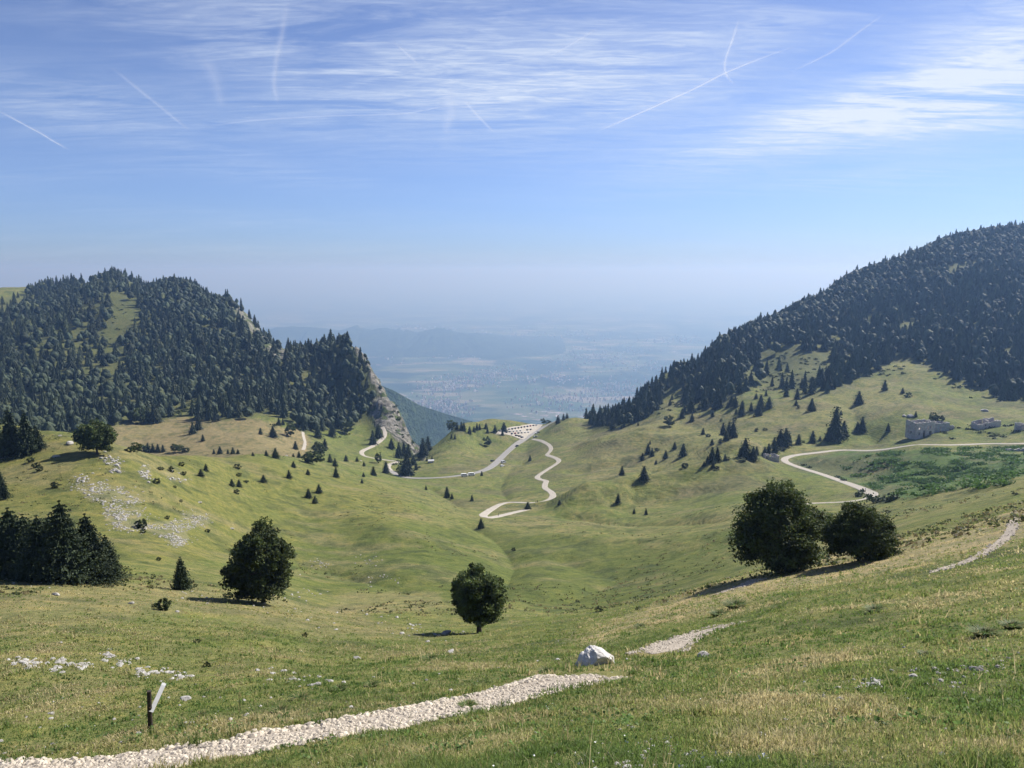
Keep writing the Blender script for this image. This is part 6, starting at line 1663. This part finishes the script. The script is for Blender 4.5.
for k, (px, py, wpx) in enumerate(TUS):
    if not wpx: continue
    p = on_ground(px, py, 2); s_ = wpx * p[1] / F
    rg = np.random.default_rng(700 + k); n_ = 420
    a = rg.uniform(0, 6.28, n_); rad = s_ * 0.35 * np.sqrt(rg.random(n_)); bx = np.cos(a) * rad; by = np.sin(a) * rad
    h = s_ * rg.uniform(0.25, 0.62, n_); ln = 0.5 + 0.8 * rad / (s_ * 0.35); wdt = np.full(n_, max(0.003, 0.0006 * p[1]))
    dx, dy = np.cos(a) * ln * h, np.sin(a) * ln * h; wx, wy = -np.sin(a) * wdt, np.cos(a) * wdt; z0 = hgt(p[0] + bx, p[1] + by) - p[2] - 0.02
    V_ = np.stack([np.stack([bx - wx, by - wy, z0], -1), np.stack([bx + wx, by + wy, z0], -1), np.stack([bx + dx * 0.4 + wx, by + dy * 0.4 + wy, z0 + h * 0.6], -1), np.stack([bx + dx * 0.4 - wx, by + dy * 0.4 - wy, z0 + h * 0.6], -1), np.stack([bx + dx, by + dy, z0 + h * 0.8], -1)], 1).reshape(-1, 3)
    b0 = np.arange(n_) * 5; pal = np.array([(0.09, 0.16, 0.04), (0.16, 0.22, 0.06), (0.32, 0.30, 0.13)])
    cc = np.repeat(pal[rg.integers(0, 3, n_)] * rg.uniform(0.7, 1.2, (n_, 1)), 5, 0)
    o = link('grass_tussock', mesh_np('grass_tussock', V_, [np.stack([b0, b0 + 1, b0 + 2, b0 + 3], 1), np.stack([b0 + 3, b0 + 2, b0 + 4], 1)], [m_grass], col=cc), None, p)
    WH = ['large round tussock at the right edge of the nearest slope', 'tussock cut by the right picture edge', 'tussock on the upper right turf', '', 'small tussock above the bare earth at the right', '', 'tussock above the stone row end', 'tussock right of the stone row', 'tussock in the dark grass band above the path', 'left tussock of the dark grass band', 'tussock below the pale upper path stretch', 'spiky tussock above the second gravel stretch', 'tussock left of the boulder', '', 'tussock in the rough hollow left of the boulder', 'tussock above the boulder', 'tussock in long grass right of the signpost', 'tussock at the path edge below the signpost', 'tussock at the path edge lower left', 'weedy tussock growing out of the gravel path', 'tussock at the lower edge of the path', '']
    tag(o, WH[k], 'grass tuft', 'grass tussocks')

# broad-leaved weeds and small white blossoms close by
rg = np.random.default_rng(61); n_ = 4500
th = rg.uniform(-0.72, 0.72, n_); r = np.exp(rg.uniform(math.log(2.5), math.log(34), n_)); x, y = r * np.sin(th), r * np.cos(th)
ok = (fbm(x / 2.2, y / 2.2, 3, 62) > 0.05) & (path_dist(x, y) > 0.15); x, y, r = x[ok], y[ok], r[ok]; n_ = len(x)
k = np.repeat(np.arange(n_), 7); sp = (0.035 + 0.0012 * r)[k][:, None]
off = rg.normal(size=(n_ * 7, 3)) * np.array([1, 1, 0.45]) * sp; off[:, 2] = np.abs(off[:, 2]) + 0.02
v, f = leaf_quads(np.stack([x, y, hgt(x, y)], 1)[k] + off, 0.022, rg, 0.0, 0.8)
v = v.reshape(-1, 4, 3); ctr = v.mean(1, keepdims=True); v = (ctr + (v - ctr) * (1 + 0.03 * r[k][:, None, None])).reshape(-1, 3)
tn = rg.uniform(0.7, 1.5, n_)[k]; cc = np.stack([0.12 * tn, 0.19 * tn, 0.055 * tn], 1)
tag(link('meadow_weeds', mesh_np('meadow_weeds', v, f, [m_grass], col=np.repeat(cc, 4, 0))), 'broad-leaved green weeds growing in patches through the nearest grass', 'weeds', None, 'stuff')
n_ = 500; th = rg.uniform(-0.5, 0.72, n_); r = np.exp(rg.uniform(math.log(2.5), math.log(20), n_)); x, y = r * np.sin(th), r * np.cos(th)
ok = (fbm(x / 1.5, y / 1.5, 2, 64) > 0.10) & (path_dist(x, y) > 0.2); x, y, r = x[ok], y[ok], r[ok]; n_ = len(x); k = np.repeat(np.arange(n_), 3)
v, f = leaf_quads(np.stack([x, y, hgt(x, y) + rg.uniform(0.04, 0.12, n_)], 1)[k] + rg.normal(size=(n_ * 3, 3)) * 0.008, 0.009, rg, 0.0, 0.9)
tag(link('meadow_blossoms', mesh_np('meadow_blossoms', v, f, [simple('white_petals', (0.7, 0.7, 0.66), 0.8, 0.1)])), 'tiny white blossoms dotted through the nearest grass', 'flowers', None, 'stuff')

# pale houses of the towns far down on the plain
rg = np.random.default_rng(71); HV, HF, HC = [], [], []
roofs = np.array([(0.38, 0.30, 0.25), (0.50, 0.47, 0.44), (0.60, 0.59, 0.57), (0.34, 0.30, 0.26)])
for (px0, py0, px1, py1, th_, n2, big_) in [(438, 389, 512, 372, 3.0, 900, 1.0), (420, 404, 462, 412, 2.5, 420, 1.0), (400, 355, 470, 352, 3, 260, 1.3), (560, 365, 640, 352, 4, 420, 1.4), (545, 381, 575, 380, 2, 160, 1.6), (510, 333, 600, 336, 2, 160, 2.0), (660, 342, 700, 341, 1.5, 120, 2.2), (590, 392, 650, 388, 4, 420, 1.0), (430, 329, 470, 331, 1, 60, 3.0), (400, 327, 412, 329, 0.8, 40, 3.4), (520, 400, 590, 404, 4, 260, 1.0), (640, 368, 690, 366, 2, 160, 1.2)]:
    for _ in range(int(n2 * 0.6)):
        t = rg.random(); a = px0 + (px1 - px0) * t + rg.normal() * 14; b_ = py0 + (py1 - py0) * t + rg.normal() * th_ * 1.5
        s, e = ray(a, b_); Yk = PZ / float(e); xx = float(s) * Yk
        w_, l_, h_ = rg.uniform(6, 13) * big_, rg.uniform(8, 24) * big_, rg.uniform(7, 14); ro = rg.uniform(0, 3.14)
        c0, s0 = math.cos(ro), math.sin(ro); base = len(HV)
        for zz in (PZ - 40, PZ + 22 + h_):
            for qx, qy in ((-l_, -w_), (l_, -w_), (l_, w_), (-l_, w_)):
                HV.append((xx + (qx * c0 - qy * s0) / 2, Yk + (qx * s0 + qy * c0) / 2, zz))
        HF += [(base + 4, base + 5, base + 6, base + 7), (base, base + 1, base + 5, base + 4), (base + 1, base + 2, base + 6, base + 5), (base + 2, base + 3, base + 7, base + 6), (base + 3, base, base + 4, base + 7)]
        HC += [roofs[rg.integers(0, 4)] * rg.uniform(0.6, 1.1)] * 8
m_town, nt, b = mat('town_roofs'); nt.links.new(nd(nt, 'ShaderNodeAttribute', attribute_name='tint').outputs['Color'], b.inputs['Base Color']); b.inputs['Roughness'].default_value = 0.9
tag(link('far_towns', mesh_np('far_towns', np.array(HV), np.array(HF), [m_town], col=np.array(HC))), 'pale houses and sheds of the towns far down on the hazy plain', 'towns', None, 'stuff')

# nettle and dock thicket below the right-hand road
rg = np.random.default_rng(31); v0, f0 = icosphere()
NP = [(905, 449), (1080, 445), (1080, 482), (1010, 486), (960, 490), (915, 497), (880, 490), (860, 480), (840, 468), (870, 456)]
P_ = []
a = rg.uniform(830, 1060, 5200); b_ = rg.uniform(446, 500, 5200)
ok = inpoly(a, b_, NP) & (fbm(a / 12, b_ / 2.6, 3, 9) > 0.14)
a, b_ = a[ok], b_[ok]
for c_, d_ in zip(a, b_): P_.append(on_ground(c_, d_, 200, 600))
P_ = np.array(P_); n_ = len(P_) * 26
k = np.repeat(np.arange(len(P_)), 26); off = rg.normal(size=(n_, 3)) * np.array([1.7, 0.9, 0.3]); off[:, 2] = np.abs(off[:, 2])
v, f = leaf_quads(P_[k] + off, 0.42, rg, 0.4); tn = rg.uniform(0.7, 1.25, len(P_))[k]
tag(link('nettle_thicket', mesh_np('nettle_thicket', v, f, [m_nettle], col=np.repeat(np.stack([tn, tn, tn], 1), 4, 0))), 'dense dark green nettle thicket on the slope below the road', 'nettles', None, 'stuff')

# tussocks and weeds that roughen the far pasture
rg = np.random.default_rng(81); n_ = 9000
th = rg.uniform(-0.62, 0.62, n_); r = np.exp(rg.uniform(math.log(70), math.log(760), n_)); x, y = r * np.sin(th), r * np.cos(th)
rd = np.vstack(list(ROADXY.values())); dr = np.full(n_, 1e9)
for a_, b_ in zip(rd[:-1], rd[1:]):
    if np.hypot(*(b_ - a_)) < 80:
        v_ = b_ - a_; t_ = np.clip(((x - a_[0]) * v_[0] + (y - a_[1]) * v_[1]) / ((v_ ** 2).sum() + 1e-6), 0, 1)
        dr = np.minimum(dr, np.hypot(x - a_[0] - t_ * v_[0], y - a_[1] - t_ * v_[1]))
ok = (fbm(x / 26, y / 26, 3, 82) > 0.02) & (dr > 5); x, y, r = x[ok], y[ok], r[ok]; n_ = len(x); k = np.repeat(np.arange(n_), 9)
sz = rg.uniform(0.12, 0.42, n_) * (0.6 + r / 500)
off = rg.normal(size=(n_ * 9, 3)) * np.array([1.3, 1.0, 0.35]) * sz[k][:, None]; off[:, 2] = np.abs(off[:, 2])
v, f = leaf_quads(np.stack([x, y, hgt(x, y)], 1)[k] + off, 0.16, rg, 0.2, 0.8); tn = rg.uniform(0.6, 1.5, n_)[k]; dry = (rg.random(n_) < 0.4)[k]
cc = np.where(dry[:, None], np.array([0.19, 0.16, 0.08]), np.array([0.07, 0.085, 0.03])) * tn[:, None]
tag(link('pasture_tussocks', mesh_np('pasture_tussocks', v, f, [m_grass], col=np.repeat(cc, 4, 0))), 'coarse tussocks and weeds speckling the far pasture', 'tussocks', None, 'stuff')

# low scrub along the forest feet and clearings
rg = np.random.default_rng(33)
P_ = []
for q, n2 in [([(650, 398), (692, 386), (700, 405), (655, 415)], 60), ([(738, 378), (775, 350), (830, 360), (832, 378), (755, 394)], 130), ([(100, 300), (145, 310), (140, 330), (118, 356), (98, 357)], 50), ([(170, 405), (212, 393), (212, 399), (175, 418)], 40), ([(60, 300), (110, 300), (110, 400), (20, 400)], 60), ([(270, 420), (360, 405), (366, 422), (345, 438), (270, 428)], 60), ([(385, 410), (396, 405), (418, 450), (404, 448)], 60), ([(890, 425), (1024, 425), (1024, 440), (955, 440)], 40), ([(925, 362), (960, 378), (1010, 402), (960, 398), (935, 380)], 50), ([(872, 366), (905, 366), (905, 380), (880, 376)], 25), ([(380, 466), (420, 452), (425, 470), (390, 478)], 30), ([(860, 490), (900, 500), (880, 505), (850, 497)], 30), ([(790, 459), (830, 474), (850, 482), (820, 476)], 30)]:
    xs_ = [a for a, _ in q]; ys_ = [b_ for _, b_ in q]
    for _ in range(n2):
        a, b_ = rg.uniform(min(xs_), max(xs_)), rg.uniform(min(ys_), max(ys_))
        if inpoly(np.array([a]), np.array([b_]), q)[0]: P_.append(on_ground(a, b_, 200))
P_ = np.array(P_); n_ = len(P_) * 60; k = np.repeat(np.arange(len(P_)), 60)
s_ = np.repeat(rg.uniform(0.6, 1.7, len(P_)), 60)[:, None]
off = rg.normal(size=(n_, 3)) * np.array([0.9, 0.9, 0.5]); off[:, 2] = np.abs(off[:, 2])
v, f = leaf_quads(P_[k] + off * s_, 0.45, rg, 0.3); tn = rg.uniform(0.8, 1.6, len(P_))[k]
tag(link('hillside_scrub', mesh_np('hillside_scrub', v, f, [m_shrub], col=np.repeat(np.stack([tn * 1.1, tn, tn * 0.9], 1), 4, 0))), 'low scrub scattered along the clearings and forest edges', 'scrub', None, 'stuff')

# ------------------------------------------------------------------ vapour trails
m_trail = bpy.data.materials.new('vapour_trail'); m_trail.use_nodes = True
nt = m_trail.node_tree; nt.nodes.clear(); oo = nt.nodes.new('ShaderNodeOutputMaterial')
g = nd(nt, 'ShaderNodeNewGeometry').outputs['Position']; nz = noise_n(nt, g, 0.0012, 6, 0.7)
df = nd(nt, 'ShaderNodeBsdfDiffuse', {'Color': (0.9, 0.9, 0.9, 1)}); tl = nd(nt, 'ShaderNodeBsdfTranslucent', {'Color': (0.9, 0.9, 0.9, 1)})
mm = nd(nt, 'ShaderNodeMixShader', {0: 0.55, 1: df.outputs[0], 2: tl.outputs[0]}); tp = nd(nt, 'ShaderNodeBsdfTransparent')
dens = nd(nt, 'ShaderNodeAttribute', attribute_name='dens').outputs['Fac']
fac = math_n(nt, 'MULTIPLY', dens, math_n(nt, 'ADD', 0.35, nz.outputs['Fac']), clamp=True)
mx = nd(nt, 'ShaderNodeMixShader', {0: fac, 1: tp.outputs[0], 2: mm.outputs[0]}); nt.links.new(mx.outputs[0], oo.inputs[0])


def contrail(pix, wpx0, wpx1, dens_, label, alt=9000, seed=1):
    c_ = []
    for a, b_ in pix:
        s, e = ray(a, b_); Yk = alt / float(e); c_.append((float(s) * Yk, Yk, alt))
    c_ = catmull(np.array(c_), 900); n_ = len(c_)
    V_, D_ = [], []; d = np.gradient(c_, axis=0); d /= np.linalg.norm(d, axis=1)[:, None]
    M = 12
    for k in range(n_):
        t = k / (n_ - 1); wv = 1.35 * (wpx0 + (wpx1 - wpx0) * t) * c_[k, 1] / F * 0.5
        sd_ = np.array([-d[k, 1], d[k, 0], 0]); sd_ /= np.linalg.norm(sd_) + 1e-9
        wob = 0.4 * wv * float(fbm(np.array([k / 5.0]), np.array([seed * 1.0]), 3, seed)[0])
        for q in range(M + 1):
            u = q / M * 2 - 1
            V_.append(c_[k] + sd_ * (u * wv * 1.6 + wob) + np.array([0, 0, -0.35 * wv * (1 - u * u)]))
            D_.append(0.5 * dens_ * math.exp(-u * u * 4.5) * min(1, t * 5, (1 - t) * 5) * (1 - abs(u)))
    i, j = np.meshgrid(np.arange(n_ - 1), np.arange(M), indexing='ij'); q = (i * (M + 1) + j).ravel(); m_ = M + 1
    me = mesh_np('vapour_trail', np.array(V_), np.stack([q, q + m_, q + m_ + 1, q + 1], 1), [m_trail], smooth=True, attrs={'dens': D_})
    o = link('vapour_trail', me); tag(o, label, 'vapour trail', 'vapour trails in the sky')
    o.visible_shadow = True


contrail([(596, 131), (640, 112), (690, 90), (730, 70), (775, 52), (800, 44)], 5, 5, 0.85, 'long bright vapour trail rising to the right across the upper sky', seed=2)
contrail([(740, 16), (733, 38), (725, 62), (727, 75), (735, 84)], 3, 3, 0.75, 'short hooked vapour trail crossing the long bright one', seed=3)
contrail([(790, 72), (830, 52), (860, 30), (888, 10)], 5, 4, 0.45, 'faint vapour trail right of the long bright one', seed=4)
contrail([(-5, 108), (25, 124), (50, 138), (68, 149)], 4, 4, 0.75, 'short vapour trail slanting down at the left picture edge', seed=5)
contrail([(200, 126), (260, 119), (330, 115), (400, 113), (450, 105), (505, 101)], 5, 5, 0.5, 'thin wavy vapour trail lying level in the left sky', seed=6)
contrail([(288, -5), (282, 30), (276, 60), (274, 85), (278, 104)], 7, 5, 0.35, 'blurred upright vapour trail left of centre', seed=7)
contrail([(462, 98), (478, 115), (495, 132)], 4, 4, 0.5, 'short slanting vapour trail under the centre cirrus', seed=8)
contrail([(452, 85), (450, 110), (448, 134)], 14, 10, 0.32, 'broad smudged upright trail at the centre', seed=9)
contrail([(393, 40), (407, 53), (419, 65)], 4, 4, 0.4, 'tiny slanting vapour trail in the upper centre', seed=10)
contrail([(200, 50), (212, 75), (222, 105)], 16, 10, 0.25, 'wide faded trail stub left of the upright one', seed=11)
contrail([(110, 65), (150, 97), (190, 130)], 5, 5, 0.35, 'pale slanting vapour trail at the upper left', seed=12)
contrail([(545, 58), (575, 42), (600, 26)], 4, 4, 0.35, 'faint rising vapour trail at the top centre', seed=13)
print('done', round(time.time() - T0, 1))
